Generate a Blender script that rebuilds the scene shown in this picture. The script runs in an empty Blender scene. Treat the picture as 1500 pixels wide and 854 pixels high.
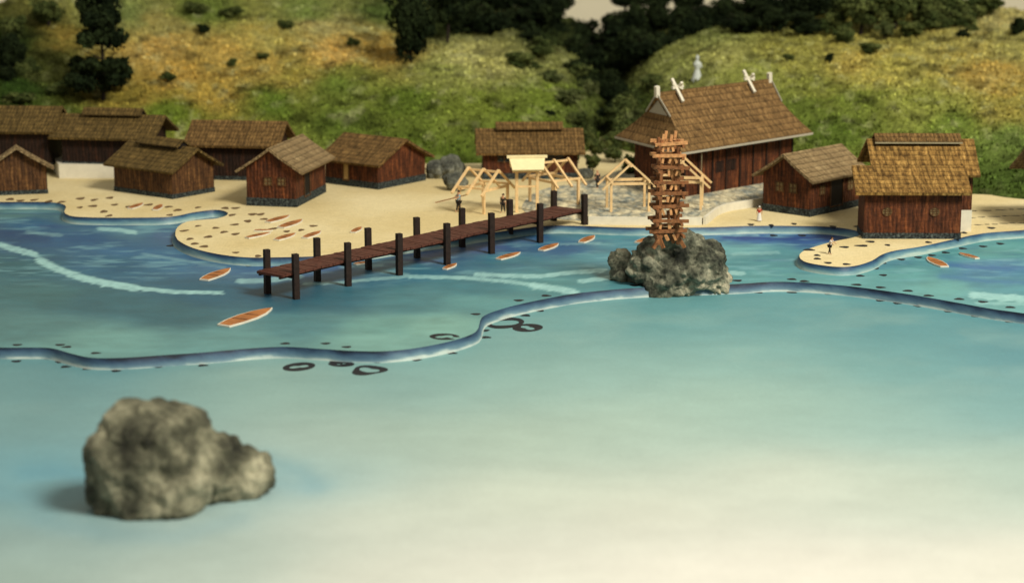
import bpy, bmesh, math, random
import numpy as np
from mathutils import Vector, Matrix, noise
from mathutils.geometry import tessellate_polygon

SC = bpy.context.scene
COL = SC.collection
random.seed(7)
RAD = math.radians

# ------------------------------------------------------------------ camera, light, exposure
F = 3000.0; CH = 40.0
TH = math.atan((427 + 215) / F)
cam_d = bpy.data.cameras.new('camera')
cam = bpy.data.objects.new('camera', cam_d); COL.objects.link(cam)
cam.location = (0, 0, CH); cam.rotation_euler = (math.pi / 2 - TH, 0, 0)
cam_d.sensor_width = 36; cam_d.lens = 72
cam_d.clip_start = 1; cam_d.clip_end = 3000
cam_d.dof.use_dof = True; cam_d.dof.focus_distance = 198
cam_d.dof.aperture_fstop = 0.072 / 1.0
SC.camera = cam

W = bpy.data.worlds.new('World'); SC.world = W; W.use_nodes = True
bg = W.node_tree.nodes['Background']
bg.inputs[0].default_value = (1.0, 0.93, 0.80, 1); bg.inputs[1].default_value = 0.42

def area(name, loc, target, size, power, col):
    l = bpy.data.lights.new(name, 'AREA'); l.shape = 'SQUARE'; l.size = size; l.energy = power; l.color = col
    o = bpy.data.objects.new(name, l); COL.objects.link(o); o.location = loc
    o.rotation_euler = (Vector(target) - Vector(loc)).to_track_quat('-Z', 'Y').to_euler()
    return o
area('window_light', (160, 20, 230), (0, 205, 0), 85, 1500000, (1.0, 0.94, 0.80))

SC.view_settings.view_transform = 'Standard'; SC.view_settings.look = 'None'
SC.view_settings.exposure = 0; SC.view_settings.gamma = 1

# ------------------------------------------------------------------ geometry of the view (pixels of the photo <-> places)
cT, sT = math.cos(TH), math.sin(TH)
def ray(px, py):
    return Vector((px - 750, F * cT + (427 - py) * sT, -F * sT + (427 - py) * cT))
def at(px, py, z=0.0):
    d = ray(px, py); return Vector((0, 0, CH)) + d * ((z - CH) / d.z)
def at_d(px, py, dist):
    d = ray(px, py); return Vector((0, 0, CH)) + d * (dist / d.y)
def proj(p):
    z = p[2] - CH; dep = p[1] * cT - z * sT
    return 750 + F * p[0] / dep, 427 - F * (p[1] * sT + z * cT) / dep, F / dep

Z_LOW, Z_UP, Z_SAND, Z_TER = -0.9, 0.0, 0.8, 1.55

# ------------------------------------------------------------------ materials
def s2l(c):
    def f(v):
        v /= 255.0
        return v / 12.92 if v <= .04045 else ((v + .055) / 1.055) ** 2.4
    return tuple(f(v) for v in c)
def rgb(*c, k=0.8):
    return tuple(v * k for v in s2l(c)) + (1,)

MATS = {}
class NT:
    def __init__(s, name, rough=.8, spec=.25):
        m = bpy.data.materials.new(name); m.use_nodes = True; s.m = m; s.t = m.node_tree
        s.b = s.t.nodes['Principled BSDF']; s.b.inputs['Roughness'].default_value = rough
        s.b.inputs['Specular IOR Level'].default_value = spec; MATS[name] = m
    def n(s, typ, **kw):
        o = s.t.nodes.new(typ)
        for k, v in kw.items():
            if k.startswith('i_'):
                k2 = k[2:].replace('_', ' ')
                o.inputs[k2].default_value = v
            else: setattr(o, k, v)
        return o
    def l(s, a, b): s.t.links.new(a, b)
    def coord(s, what='Object', scale=(1, 1, 1)):
        c = s.n('ShaderNodeTexCoord'); mp = s.n('ShaderNodeMapping'); mp.inputs['Scale'].default_value = scale
        s.l(c.outputs[what], mp.inputs[0]); return mp.outputs[0]
    def noise(s, vec, scale, detail=4, rough=.55):
        o = s.n('ShaderNodeTexNoise'); o.inputs['Scale'].default_value = scale; o.inputs['Detail'].default_value = detail
        o.inputs['Roughness'].default_value = rough; s.l(vec, o.inputs['Vector']); return o.outputs['Fac']
    def ramp(s, fac, stops):
        r = s.n('ShaderNodeValToRGB'); e = r.color_ramp.elements
        e[0].position, e[0].color = stops[0]; e[1].position, e[1].color = stops[-1]
        for p, c in stops[1:-1]:
            x = e.new(p); x.color = c
        s.l(fac, r.inputs[0]); return r.outputs[0]
    def mix(s, fac, a, b, mode='MIX'):
        o = s.n('ShaderNodeMix', data_type='RGBA', blend_type=mode)
        for i, v in ((0, fac), (6, a), (7, b)):
            if hasattr(v, 'is_output'): s.l(v, o.inputs[i])
            else: o.inputs[i].default_value = v
        return o.outputs[2]
    def math(s, op, a, b=0.0):
        o = s.n('ShaderNodeMath', operation=op)
        for i, v in ((0, a), (1, b)):
            if hasattr(v, 'is_output'): s.l(v, o.inputs[i])
            else: o.inputs[i].default_value = v
        return o.outputs[0]
    def bump(s, h, dist=.1, strength=1.0):
        o = s.n('ShaderNodeBump'); o.inputs['Distance'].default_value = dist; o.inputs['Strength'].default_value = strength
        s.l(h, o.inputs['Height']); s.l(o.outputs[0], s.b.inputs['Normal'])
    def col(s, c):
        if hasattr(c, 'is_output'): s.l(c, s.b.inputs['Base Color'])
        else: s.b.inputs['Base Color'].default_value = c

def gray(v): return (v, v, v, 1)

def painted(name, amt=.05, rough=.5):
    t = NT(name, rough, .3); v = t.coord()
    a = t.n('ShaderNodeVertexColor', layer_name='Col').outputs[0]
    n1 = t.noise(t.coord(scale=(.6, 1.0, 1)), .35, 6, .65)
    n2 = t.noise(v, 3.0, 3)
    n3 = t.noise(v, 14.0, 2)
    f = t.ramp(n1, [(.3, gray(1 - amt)), (.7, gray(1 + amt))])
    g = t.ramp(n2, [(.3, gray(.97)), (.7, gray(1.03))])
    h = t.ramp(n3, [(.3, gray(.95)), (.7, gray(1.05))])
    t.col(t.mix(1.0, t.mix(1.0, t.mix(1.0, a, f, 'MULTIPLY'), g, 'MULTIPLY'), h, 'MULTIPLY'))
    t.bump(n2, .02)
painted('water_paint'); painted('edge_paint', .1)
t = NT('hill_foam', .95, .05)
v = t.coord(); a = t.n('ShaderNodeVertexColor', layer_name='Col').outputs[0]
n1 = t.noise(v, 1.1, 8, .7); n2 = t.noise(v, 3.5, 4, .7)
t.col(t.mix(1.0, t.mix(1.0, a, t.ramp(n1, [(.32, gray(.55)), (.5, gray(1)), (.7, gray(1.45))]), 'MULTIPLY'),
            t.ramp(n2, [(.3, gray(.7)), (.7, gray(1.3))]), 'MULTIPLY'))
t.bump(t.math('ADD', n1, n2), .6)
t = NT('foliage', .9, .08)
a = t.n('ShaderNodeVertexColor', layer_name='Col').outputs[0]
t.col(a)
t.b.inputs['Subsurface Weight'].default_value = 0

t = NT('sand', .9, .1); v = t.coord()
n1 = t.noise(v, .08, 4); n2 = t.noise(v, 5, 4); n0 = t.noise(v, 1.2, 3)
c = t.ramp(n1, [(.35, rgb(224, 204, 150)), (.65, rgb(238, 222, 174))])
c = t.mix(1.0, c, t.ramp(n2, [(.3, gray(.86)), (.7, gray(1.1))]), 'MULTIPLY')
c = t.mix(1.0, c, t.ramp(n0, [(.3, gray(.94)), (.7, gray(1.05))]), 'MULTIPLY')
t.col(c); t.bump(n2, .04)

def plain(name, c, rough=.7, var=.12, scale=3.0, spec=.25, bump=.01, k=.8, stretch=(1, 1, 1)):
    t = NT(name, rough, spec); v = t.coord(scale=stretch); n = t.noise(v, scale, 5, .6)
    base = rgb(*c, k=k)
    t.col(t.mix(1.0, base, t.ramp(n, [(.3, gray(1 - var)), (.7, gray(1 + var))]), 'MULTIPLY'))
    t.bump(n, bump); return t
plain('ink', (34, 34, 38), var=.3)
plain('ink_brown', (112, 88, 58), var=.35)
plain('balsa', (238, 202, 146), var=.16, scale=2.2)
plain('balsa_pale', (248, 232, 180), var=.06, scale=2)
plain('white_card', (232, 226, 205), var=.07, scale=1.5)
plain('boat_top', (172, 112, 62), var=.28, scale=2.4)
plain('boat_side', (225, 222, 205), var=.1)
plain('post_brown', (40, 28, 22), var=.4, scale=3)
plain('tower_wood', (138, 90, 54), var=.5, scale=3.2)
plain('tower_wood_light', (204, 148, 96), var=.4, scale=3.2)
plain('dark_gap', (20, 14, 10), var=.1)
plain('window_card', (112, 94, 62), var=.5, scale=5)
plain('pale_door', (196, 162, 104), var=.2)
plain('skin', (200, 150, 115), var=.05); plain('cloth_white', (228, 226, 220), var=.05)
plain('cloth_dark', (40, 36, 34), var=.1); plain('cloth_red', (180, 50, 35), var=.1); plain('cloth_blue', (140, 170, 180), var=.1)
plain('hair', (40, 28, 20), var=.1); plain('statue_white', (205, 212, 205), var=.08)
plain('trunk', (36, 27, 20), var=.4)
plain('backdrop', (226, 218, 190), var=.05, scale=.05, rough=.9)
plain('gable_card', (176, 170, 152), var=.08); plain('metal_wire', (150, 140, 110), var=.1)
plain('board_edge', (120, 100, 70), var=.1)

# stone base strip of huts
t = NT('base_stone', .85, .2); v = t.coord()
vo = t.n('ShaderNodeTexVoronoi'); vo.inputs['Scale'].default_value = 1.6; t.l(v, vo.inputs['Vector'])
n = t.noise(v, 4, 4)
c = t.ramp(n, [(.35, rgb(22, 24, 26)), (.55, rgb(58, 66, 66)), (.72, rgb(98, 108, 104))])
t.col(c); t.bump(vo.outputs['Distance'], .08)

# printed red-brown plank walls  (uv in metres: u along, v up)
def planks(name, dark, mid, light):
    t = NT(name, .75, .2); uv = t.coord('UV')
    w = t.n('ShaderNodeTexWave', wave_type='BANDS', bands_direction='X')
    w.inputs['Scale'].default_value = .75; w.inputs['Distortion'].default_value = 3.5; w.inputs['Detail'].default_value = 2
    t.l(uv, w.inputs['Vector'])
    n1 = t.noise(t.coord('UV', (1.6, .25, 1)), 1.2, 5, .6)
    n2 = t.noise(t.coord('UV', (.5, 9, 1)), 1.2, 3, .6)
    n3 = t.noise(t.coord('UV'), 2.6, 5, .7)
    c = t.ramp(n1, [(.32, rgb(*dark)), (.52, rgb(*mid)), (.7, rgb(*light))])
    c = t.mix(1.0, c, t.ramp(w.outputs['Fac'], [(.0, gray(.62)), (.2, gray(1)), (1, gray(1.08))]), 'MULTIPLY')
    c = t.mix(1.0, c, t.ramp(n2, [(.3, gray(.7)), (.7, gray(1.25))]), 'MULTIPLY')
    c = t.mix(1.0, c, t.ramp(n3, [(.3, gray(.6)), (.7, gray(1.35))]), 'MULTIPLY')
    t.col(c); t.bump(w.outputs['Fac'], .04)
planks('plank_wall', (46, 26, 16), (92, 50, 28), (140, 82, 46))
planks('plank_wall_brown', (50, 34, 22), (92, 62, 36), (136, 98, 58))
planks('plank_wall_dark', (22, 13, 9), (44, 27, 18), (72, 42, 26))
t = NT('deck_wood', .7, .2); uv = t.coord('UV')
n = t.noise(uv, 1.5, 5, .7)
c = t.ramp(n, [(.3, rgb(66, 38, 30)), (.7, rgb(108, 66, 52))])
t.col(c); t.bump(n, .02)

# shingle / tile roofs (uv in metres: u along eave, v up the slope)
def shingles(name, dark, mid, light, row=.75, colw=.42, streak=1.0):
    t = NT(name, .85, .12); uv = t.coord('UV')
    sep = t.n('ShaderNodeSeparateXYZ'); t.l(uv, sep.inputs[0])
    nw = t.noise(uv, .8, 3)
    vv = t.math('ADD', sep.outputs[1], t.math('MULTIPLY', t.math('SUBTRACT', nw, .5), .35))
    saw = t.math('FRACT', t.math('DIVIDE', vv, row))
    us = t.math('ABSOLUTE', t.math('SUBTRACT', t.math('FRACT', t.math('DIVIDE', sep.outputs[0], colw)), .5))
    n1 = t.noise(t.coord('UV', (2.2, .55, 1)), 1.3, 5, .65)
    n2 = t.noise(t.coord('UV', (1, 1, 1)), .35, 3)
    n3 = t.noise(uv, 7, 3)
    c = t.ramp(n1, [(.3, rgb(*dark)), (.5, rgb(*mid)), (.72, rgb(*light))])
    c = t.mix(1.0, c, t.ramp(saw, [(0, gray(.55)), (.25, gray(.95)), (.9, gray(1.15)), (1, gray(.75))]), 'MULTIPLY')
    c = t.mix(streak, c, t.ramp(us, [(.0, gray(1.12)), (.35, gray(1.0)), (.5, gray(.7))]), 'MULTIPLY')
    c = t.mix(1.0, c, t.ramp(n2, [(.35, gray(.78)), (.65, gray(1.14))]), 'MULTIPLY')
    c = t.mix(1.0, c, t.ramp(n3, [(.3, gray(.6)), (.7, gray(1.4))]), 'MULTIPLY')
    t.col(c)
    h = t.math('ADD', t.math('MULTIPLY', saw, -1), t.math('MULTIPLY', us, -.9))
    t.bump(h, .09)
shingles('roof_brown', (58, 44, 24), (112, 86, 50), (160, 126, 76))
shingles('roof_olive', (52, 42, 22), (98, 80, 44), (142, 116, 66))
shingles('roof_grey', (92, 76, 52), (140, 118, 84), (172, 152, 112), streak=.5)
shingles('roof_gold', (66, 46, 22), (134, 102, 54), (190, 152, 86), row=.85, colw=.8)
shingles('roof_shrine', (72, 54, 32), (122, 94, 58), (162, 130, 84), row=1.05, colw=.36, streak=.8)

# rock
def rockmat(name, stops, lo=.4, hi=1.7, sc=.35):
    t = NT(name, .8, .3); v = t.coord()
    n1 = t.noise(v, sc, 9, .66); n2 = t.noise(v, 2.4, 6, .7)
    c = t.ramp(n1, stops)
    c = t.mix(1.0, c, t.ramp(n2, [(.3, gray(lo)), (.5, gray(1)), (.7, gray(hi))]), 'MULTIPLY')
    t.col(c); t.bump(t.math('ADD', n1, t.math('MULTIPLY', n2, .4)), .8)
rockmat('rock_tan', [(.36, rgb(44, 44, 34)), (.46, rgb(92, 92, 74)), (.54, rgb(138, 136, 112)), (.64, rgb(184, 180, 152))], .7, 1.3, .27)
rockmat('rock_green', [(.38, rgb(42, 44, 36)), (.47, rgb(92, 94, 78)), (.56, rgb(148, 148, 126)), (.66, rgb(196, 188, 160))], .5, 1.5)
rockmat('rock_grey', [(.36, rgb(60, 62, 56)), (.5, rgb(104, 106, 94)), (.65, rgb(150, 152, 138))])

# cobbled terrace
t = NT('cobbles', .85, .2); v = t.coord(scale=(1, .42, 1))
vo = t.n('ShaderNodeTexVoronoi', feature='DISTANCE_TO_EDGE'); vo.inputs['Scale'].default_value = .95; t.l(v, vo.inputs['Vector'])
n = t.noise(v, .9, 5, .6); n2 = t.noise(v, 5, 3)
c = t.ramp(n, [(.36, rgb(138, 146, 140)), (.5, rgb(196, 190, 164)), (.62, rgb(230, 218, 180))])
c = t.mix(1.0, c, t.ramp(vo.outputs['Distance'], [(0, gray(.72)), (.10, gray(.9)), (.2, gray(1.08))]), 'MULTIPLY')
c = t.mix(1.0, c, t.ramp(n2, [(.3, gray(.8)), (.7, gray(1.15))]), 'MULTIPLY')
t.col(c); t.bump(vo.outputs['Distance'], .25)

# ------------------------------------------------------------------ mesh helpers
class MB:
    def __init__(s): s.v = []; s.f = []; s.uv = []; s.c = None
    def face(s, pts, uv=None):
        i = len(s.v); s.v += [Vector(p) for p in pts]; s.f.append(tuple(range(i, i + len(pts))))
        if uv is None:
            p = [Vector(q) for q in pts]; n = (p[1] - p[0]).cross(p[2] - p[0])
            if n.length > 1e-9: n.normalize()
            if abs(n.z) > .95: ux = Vector((1, 0, 0))
            else: ux = Vector((-n.y, n.x, 0)).normalized()
            vy = n.cross(ux)
            uv = [(q.dot(ux), q.dot(vy)) for q in p]
        s.uv.append(uv)
    def box(s, x0, x1, y0, y1, z0, z1, M=None):
        P = [(x, y, z) for z in (z0, z1) for y in (y0, y1) for x in (x0, x1)]
        P = [Vector(p) for p in P]
        if M: P = [M @ p for p in P]
        for q in ((0, 2, 3, 1), (4, 5, 7, 6), (0, 1, 5, 4), (2, 6, 7, 3), (1, 3, 7, 5), (0, 4, 6, 2)):
            s.face([P[k] for k in q])
        return s
    def bar(s, a, b, w, h=None, up=(0, 0, 1)):
        a, b = Vector(a), Vector(b); h = h or w; d = (b - a); L = d.length; d.normalize()
        u = Vector(up)
        if abs(d.dot(u)) > .95: u = Vector((0, 1, 0))
        x = d.cross(u).normalized(); z = x.cross(d)
        M = Matrix((x, d, z)).transposed().to_4x4(); M.translation = a
        return s.box(-w / 2, w / 2, 0, L, -h / 2, h / 2, M)
    def tube(s, a, b, r0, r1=None, n=10, cap=True):
        a, b = Vector(a), Vector(b); r1 = r0 if r1 is None else r1
        d = (b - a).normalized(); u = Vector((0, 0, 1)) if abs(d.z) < .9 else Vector((1, 0, 0))
        x = d.cross(u).normalized(); y = d.cross(x)
        A = [a + (x * math.cos(k * 2 * math.pi / n) + y * math.sin(k * 2 * math.pi / n)) * r0 for k in range(n)]
        B = [b + (x * math.cos(k * 2 * math.pi / n) + y * math.sin(k * 2 * math.pi / n)) * r1 for k in range(n)]
        for k in range(n):
            j = (k + 1) % n; s.face([A[k], B[k], B[j], A[j]])
        if cap: s.face(A); s.face(B[::-1])
        return s
    def slab(s, q, th):
        """a panel: four corners of the upper face (eave-left, eave-right, ridge-right, ridge-left), thickness th"""
        q = [Vector(p) for p in q]; n = (q[1] - q[0]).cross(q[3] - q[0]).normalized()
        e = (q[1] - q[0]).normalized(); up = n.cross(e)
        o = q[0]
        s.face(q, [((p - o).dot(e), (p - o).dot(up)) for p in q])
        b = [p - n * th for p in q]; s.face(b[::-1])
        for i in range(4):
            j = (i + 1) % 4
            s.face([q[j], q[i], b[i], b[j]])
        return s
    def prism(s, poly, z0, z1):
        """poly list of (x,y) ccw"""
        P = [Vector((p[0], p[1], z1)) for p in poly]; B = [Vector((p[0], p[1], z0)) for p in poly]
        s.face(P); s.face(B[::-1])
        for i in range(len(P)):
            j = (i + 1) % len(P); s.face([B[i], B[j], P[j], P[i]])
        return s
    def build(s, name, mat, parent=None, smooth=False, merge=False):
        me = bpy.data.meshes.new(name); me.from_pydata([tuple(p) for p in s.v], [], s.f)
        uvl = me.uv_layers.new(name='UVMap')
        uvl.data.foreach_set('uv', [c for f in s.uv for p in f for c in p])
        if s.c is not None:
            at_ = me.color_attributes.new('Col', 'FLOAT_COLOR', 'POINT')
            at_.data.foreach_set('color', [c for p in s.c for c in p])
        me.materials.append(MATS[mat])
        if merge or smooth:
            bm = bmesh.new(); bm.from_mesh(me)
            if merge: bmesh.ops.remove_doubles(bm, verts=bm.verts, dist=.001); bmesh.ops.recalc_face_normals(bm, faces=bm.faces)
            if smooth:
                for f in bm.faces: f.smooth = True
            bm.to_mesh(me); bm.free()
        o = bpy.data.objects.new(name, me); COL.objects.link(o)
        if parent: o.parent = parent
        return o

def tag(o, label=None, cat=None, group=None, kind=None):
    if label: o['label'] = label
    if cat: o['category'] = cat
    if group: o['group'] = group
    if kind: o['kind'] = kind
    return o
def empty(name, loc, rz, label, cat, group=None):
    o = bpy.data.objects.new(name, None); COL.objects.link(o); o.location = loc; o.rotation_euler = (0, 0, rz)
    o.empty_display_size = .5
    return tag(o, label, cat, group)
def copy_tree(o, parent=None):
    c = o.copy(); COL.objects.link(c)
    if parent: c.parent = parent
    for ch in o.children: copy_tree(ch, c)
    return c
def mesh_obj(name, verts, faces, mat, cols=None, parent=None, smooth=False):
    me = bpy.data.meshes.new(name); me.from_pydata(verts, [], faces); me.materials.append(MATS[mat])
    if cols is not None:
        a_ = me.color_attributes.new('Col', 'FLOAT_COLOR', 'POINT')
        a_.data.foreach_set('color', np.asarray(cols, dtype=np.float32).ravel())
    if smooth: me.polygons.foreach_set('use_smooth', [True] * len(me.polygons))
    o = bpy.data.objects.new(name, me); COL.objects.link(o)
    if parent: o.parent = parent
    return o

# ------------------------------------------------------------------ value noise in numpy (for the hand painted sheets)
def vnoise(x, y, seed=0):
    rng = np.random.RandomState(seed); T = rng.rand(64, 64)
    xi = np.floor(x).astype(int); yi = np.floor(y).astype(int); fx = x - xi; fy = y - yi
    fx = fx * fx * (3 - 2 * fx); fy = fy * fy * (3 - 2 * fy)
    g = lambda a, b: T[a % 64, b % 64]
    return (g(xi, yi) * (1 - fx) + g(xi + 1, yi) * fx) * (1 - fy) + (g(xi, yi + 1) * (1 - fx) + g(xi + 1, yi + 1) * fx) * fy
def fbm(x, y, seed=0, o=4):
    r = 0; a = .5; s = 0
    for k in range(o):
        r = r + a * vnoise(x * 2 ** k + 13 * k, y * 2 ** k + 7 * k, seed + k); s += a; a *= .55
    return r / s
def shepard(X, Y, ctrl, sx, sy, p=3.2, soft=.05):
    """ctrl: (x, y, (r,g,b) 0..255); smooth interpolation, returns linear colour array"""
    num = np.zeros(X.shape + (3,)); den = np.zeros(X.shape)
    for cx, cy, c in ctrl:
        d = np.sqrt(((X - cx) / sx) ** 2 + ((Y - cy) / sy) ** 2 + soft)
        w = d ** -p; den += w; num += w[..., None] * np.array(s2l(c))
    return num / den[..., None]
def seg_dist(X, Y, pts, ys):
    """distance to a polyline, y stretched by ys"""
    best = np.full(X.shape, 1e9)
    for (x0, y0), (x1, y1) in zip(pts[:-1], pts[1:]):
        dx, dy = x1 - x0, (y1 - y0) * ys
        t_ = np.clip(((X - x0) * dx + (Y - y0) * ys * dy) / (dx * dx + dy * dy), 0, 1)
        d = np.hypot(X - x0 - t_ * dx, (Y - y0) * ys - t_ * dy); best = np.minimum(best, d)
    return best
def npproj(P):
    z = P[..., 2] - CH; dep = P[..., 1] * cT - z * sT
    return 750 + F * P[..., 0] / dep, 427 - F * (P[..., 1] * sT + z * cT) / dep
def grid_faces(nr, nc):
    return [(r * nc + c, r * nc + c + 1, (r + 1) * nc + c + 1, (r + 1) * nc + c) for r in range(nr - 1) for c in range(nc - 1)]

def smooth_line(pts, step=6.0):
    """Catmull-Rom through image points, resampled"""
    out = []
    P = [pts[0]] + list(pts) + [pts[-1]]
    for i in range(1, len(P) - 2):
        p0, p1, p2, p3 = [np.array(P[k], float) for k in (i - 1, i, i + 1, i + 2)]
        n = max(2, int(np.hypot(*(p2 - p1)) / step))
        for k in range(n):
            t_ = k / n
            out.append(tuple(.5 * ((2 * p1) + (-p0 + p2) * t_ + (2 * p0 - 5 * p1 + 4 * p2 - p3) * t_ ** 2 + (-p0 + 3 * p1 - 3 * p2 + p3) * t_ ** 3)))
    out.append(tuple(pts[-1])); return out

# ------------------------------------------------------------------ the painted sea, lower sheet
S1 = smooth_line([(-700, 498), (-260, 502), (-100, 506), (0, 509), (40, 509), (75, 510), (105, 518), (135, 524), (180, 524), (240, 520), (300, 516), (370, 510),
      (420, 508), (470, 511), (520, 514), (570, 514), (620, 508), (670, 497), (697, 486), (702, 475), (706, 465), (722, 457), (760, 446),
      (830, 432), (880, 426), (930, 422), (1000, 419), (1080, 416), (1130, 413), (1180, 414), (1250, 420), (1330, 431), (1400, 443),
      (1450, 452), (1500, 459), (1600, 474), (1760, 496), (2200, 520)], 5)
low_ctrl = [(20, 560, (104, 146, 140)), (150, 548, (92, 142, 142)), (300, 570, (130, 164, 150)), (20, 620, (118, 156, 146)), (60, 690, (104, 160, 160)),
    (30, 740, (122, 162, 150)), (90, 800, (148, 176, 156)), (20, 850, (152, 176, 152)), (300, 800, (172, 192, 166)), (250, 845, (186, 202, 174)),
    (430, 700, (150, 188, 176)), (470, 640, (168, 186, 164)), (420, 590, (150, 178, 158)), (560, 570, (120, 158, 148)), (650, 530, (120, 164, 152)),
    (560, 640, (170, 190, 164)), (560, 760, (206, 214, 182)), (560, 850, (216, 220, 188)), (750, 500, (112, 156, 148)), (740, 560, (146, 176, 158)),
    (750, 640, (178, 196, 168)), (750, 730, (204, 212, 180)), (750, 840, (224, 226, 194)), (900, 470, (98, 152, 150)), (900, 540, (146, 180, 164)),
    (920, 620, (176, 196, 170)), (950, 760, (214, 218, 186)), (1000, 850, (232, 230, 198)), (1100, 460, (92, 148, 148)), (1100, 530, (130, 172, 160)),
    (1060, 580, (166, 190, 166)), (1150, 600, (158, 186, 164)), (1150, 700, (206, 212, 182)), (1200, 850, (232, 230, 198)), (1300, 480, (86, 142, 144)), (1300, 540, (112, 160, 152)),
    (1300, 620, (148, 180, 162)), (1350, 720, (198, 208, 178)), (1480, 520, (84, 138, 142)), (1480, 600, (114, 158, 150)), (1480, 690, (166, 188, 164)), (1480, 840, (222, 222, 190))]
def paint_low(PX, PY):
    C = shepard(PX, PY, low_ctrl, 120, 40, 4.0, 1.6)
    n = fbm(PX / 170, PY / 48, 3) - .5; n2 = fbm(PX / 44, PY / 15, 9) - .5
    C = C * (1 + .09 * n + .06 * n2)[..., None] * np.clip(1.02 - .07 * np.clip((PY - 560) / 250, 0, 1), 0, 2)[..., None]
    cloud = np.clip((fbm(PX / 120 + 5, PY / 26, 21) - .55) * 3.2, 0, 1) * np.clip((640 - PY) / 120, 0, 1) * .2
    C = C * (1 - cloud[..., None]) + cloud[..., None] * np.array(s2l((176, 196, 172)))
    # blue swashes painted around the front rock
    for pts, w, a_ in (([(40, 692), (90, 690), (150, 700)], 20, .5), ([(-10, 720), (70, 735), (150, 722)], 26, .3), ([(390, 672), (440, 690), (470, 712)], 20, .32), ([(400, 705), (450, 716)], 20, .22), ([(60, 762), (150, 780), (260, 786), (350, 760)], 24, .22)):
        d = seg_dist(PX, PY, pts, 1.6) * (1 + .8 * (fbm(PX / 25, PY / 9, 5) - .5))
        a__ = a_ * np.exp(-(d / w) ** 2); C = C * (1 - a__[..., None]) + a__[..., None] * np.array(s2l((96, 152, 156)))
    kk = np.clip((PY - 450) / 330, 0, 1)[..., None]
    return np.clip(C * .78 * (np.array([.92, 1.03, 1.18]) * (1 - kk) + np.array([.98, .985, 1.27]) * kk), 0, .92)
def sheet_from_curve(name, curve, z, front, paint, nrow=140, power=1.0, zfun=None):
    """curve: image points of the far edge; front: distance of the near edge (or far edge) from the camera"""
    far = np.array([at(px, py, z) for px, py in curve])
    nc = len(far)
    rows = []
    for r in range(nrow):
        k = (r / (nrow - 1)) ** power
        R = far.copy(); Y = far[:, 1] * (1 - k) + front * k
        R[:, 0] = far[:, 0]; R[:, 1] = Y
        rows.append(R)
    G = np.array(rows); PX, PY = npproj(G)
    return G, PX, PY
curve_low = [(p[0], p[1] - 14) for p in S1]
G, PX, PY = sheet_from_curve('', curve_low, Z_LOW, 70.0, None, 170)
C = paint_low(PX, PY); C = np.concatenate([C, np.ones(C.shape[:2] + (1,))], -1)
nr, nc = G.shape[:2]
fs = [f[::-1] for f in grid_faces(nr, nc)]
lower_sea = mesh_obj('sea', G.reshape(-1, 3).tolist(), fs, 'water_paint', C.reshape(-1, 4))
tag(lower_sea, 'pale green painted sea sheet in the foreground below the cut step', kind='structure')

# ------------------------------------------------------------------ the upper sheet (z = 0)
up_ctrl = [(20, 310, (96, 128, 124)), (60, 330, (42, 92, 122)), (20, 345, (32, 74, 104)), (120, 350, (40, 84, 116)), (200, 340, (80, 116, 130)), (110, 320, (84, 120, 124)), (180, 365, (52, 96, 126)),
    (250, 350, (70, 104, 130)), (260, 380, (60, 108, 134)), (170, 390, (48, 96, 118)), (330, 385, (78, 110, 132)), (300, 378, (48, 88, 118)), (20, 390, (50, 96, 102)), (60, 430, (66, 106, 106)), (150, 440, (58, 98, 104)),
    (30, 480, (88, 124, 120)), (150, 500, (112, 148, 138)), (250, 460, (58, 98, 104)), (300, 430, (44, 88, 104)), (350, 500, (104, 142, 136)),
    (420, 430, (36, 78, 96)), (400, 395, (60, 92, 124)), (470, 385, (56, 84, 124)), (500, 440, (54, 98, 108)), (450, 480, (84, 124, 124)), (560, 480, (112, 150, 138)), (640, 480, (126, 160, 144)), (560, 500, (122, 156, 142)),
    (600, 440, (74, 118, 120)), (540, 385, (70, 106, 126)), (620, 375, (62, 84, 124)), (600, 395, (52, 104, 122)), (700, 440, (94, 138, 134)), (700, 420, (62, 112, 118)), (720, 365, (56, 84, 126)), (780, 350, (50, 104, 132)), (740, 380, (66, 116, 126)),
    (830, 365, (50, 92, 126)), (860, 380, (84, 136, 142)), (800, 412, (84, 134, 132)), (860, 400, (72, 124, 126)), (640, 355, (170, 170, 130)), (780, 335, (150, 170, 140)), (900, 345, (76, 130, 136)),
    (930, 360, (70, 128, 140)), (1100, 350, (58, 96, 142)), (1180, 352, (48, 84, 134)), (1230, 346, (40, 68, 112)), (1090, 365, (120, 168, 164)), (1150, 372, (86, 138, 142)), (1100, 390, (84, 138, 140)), (1140, 400, (96, 150, 146)), (1230, 408, (104, 152, 146)),
    (1320, 400, (100, 150, 144)), (1300, 388, (84, 134, 136)), (1400, 372, (90, 146, 142)), (1450, 390, (86, 128, 148)), (1460, 400, (76, 122, 146)), (1470, 365, (96, 150, 144)), (1380, 420, (112, 158, 150)), (1460, 412, (86, 134, 142)), (1500, 425, (92, 140, 144)), (1480, 445, (112, 158, 152)), (1560, 410, (84, 130, 140))]
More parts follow.
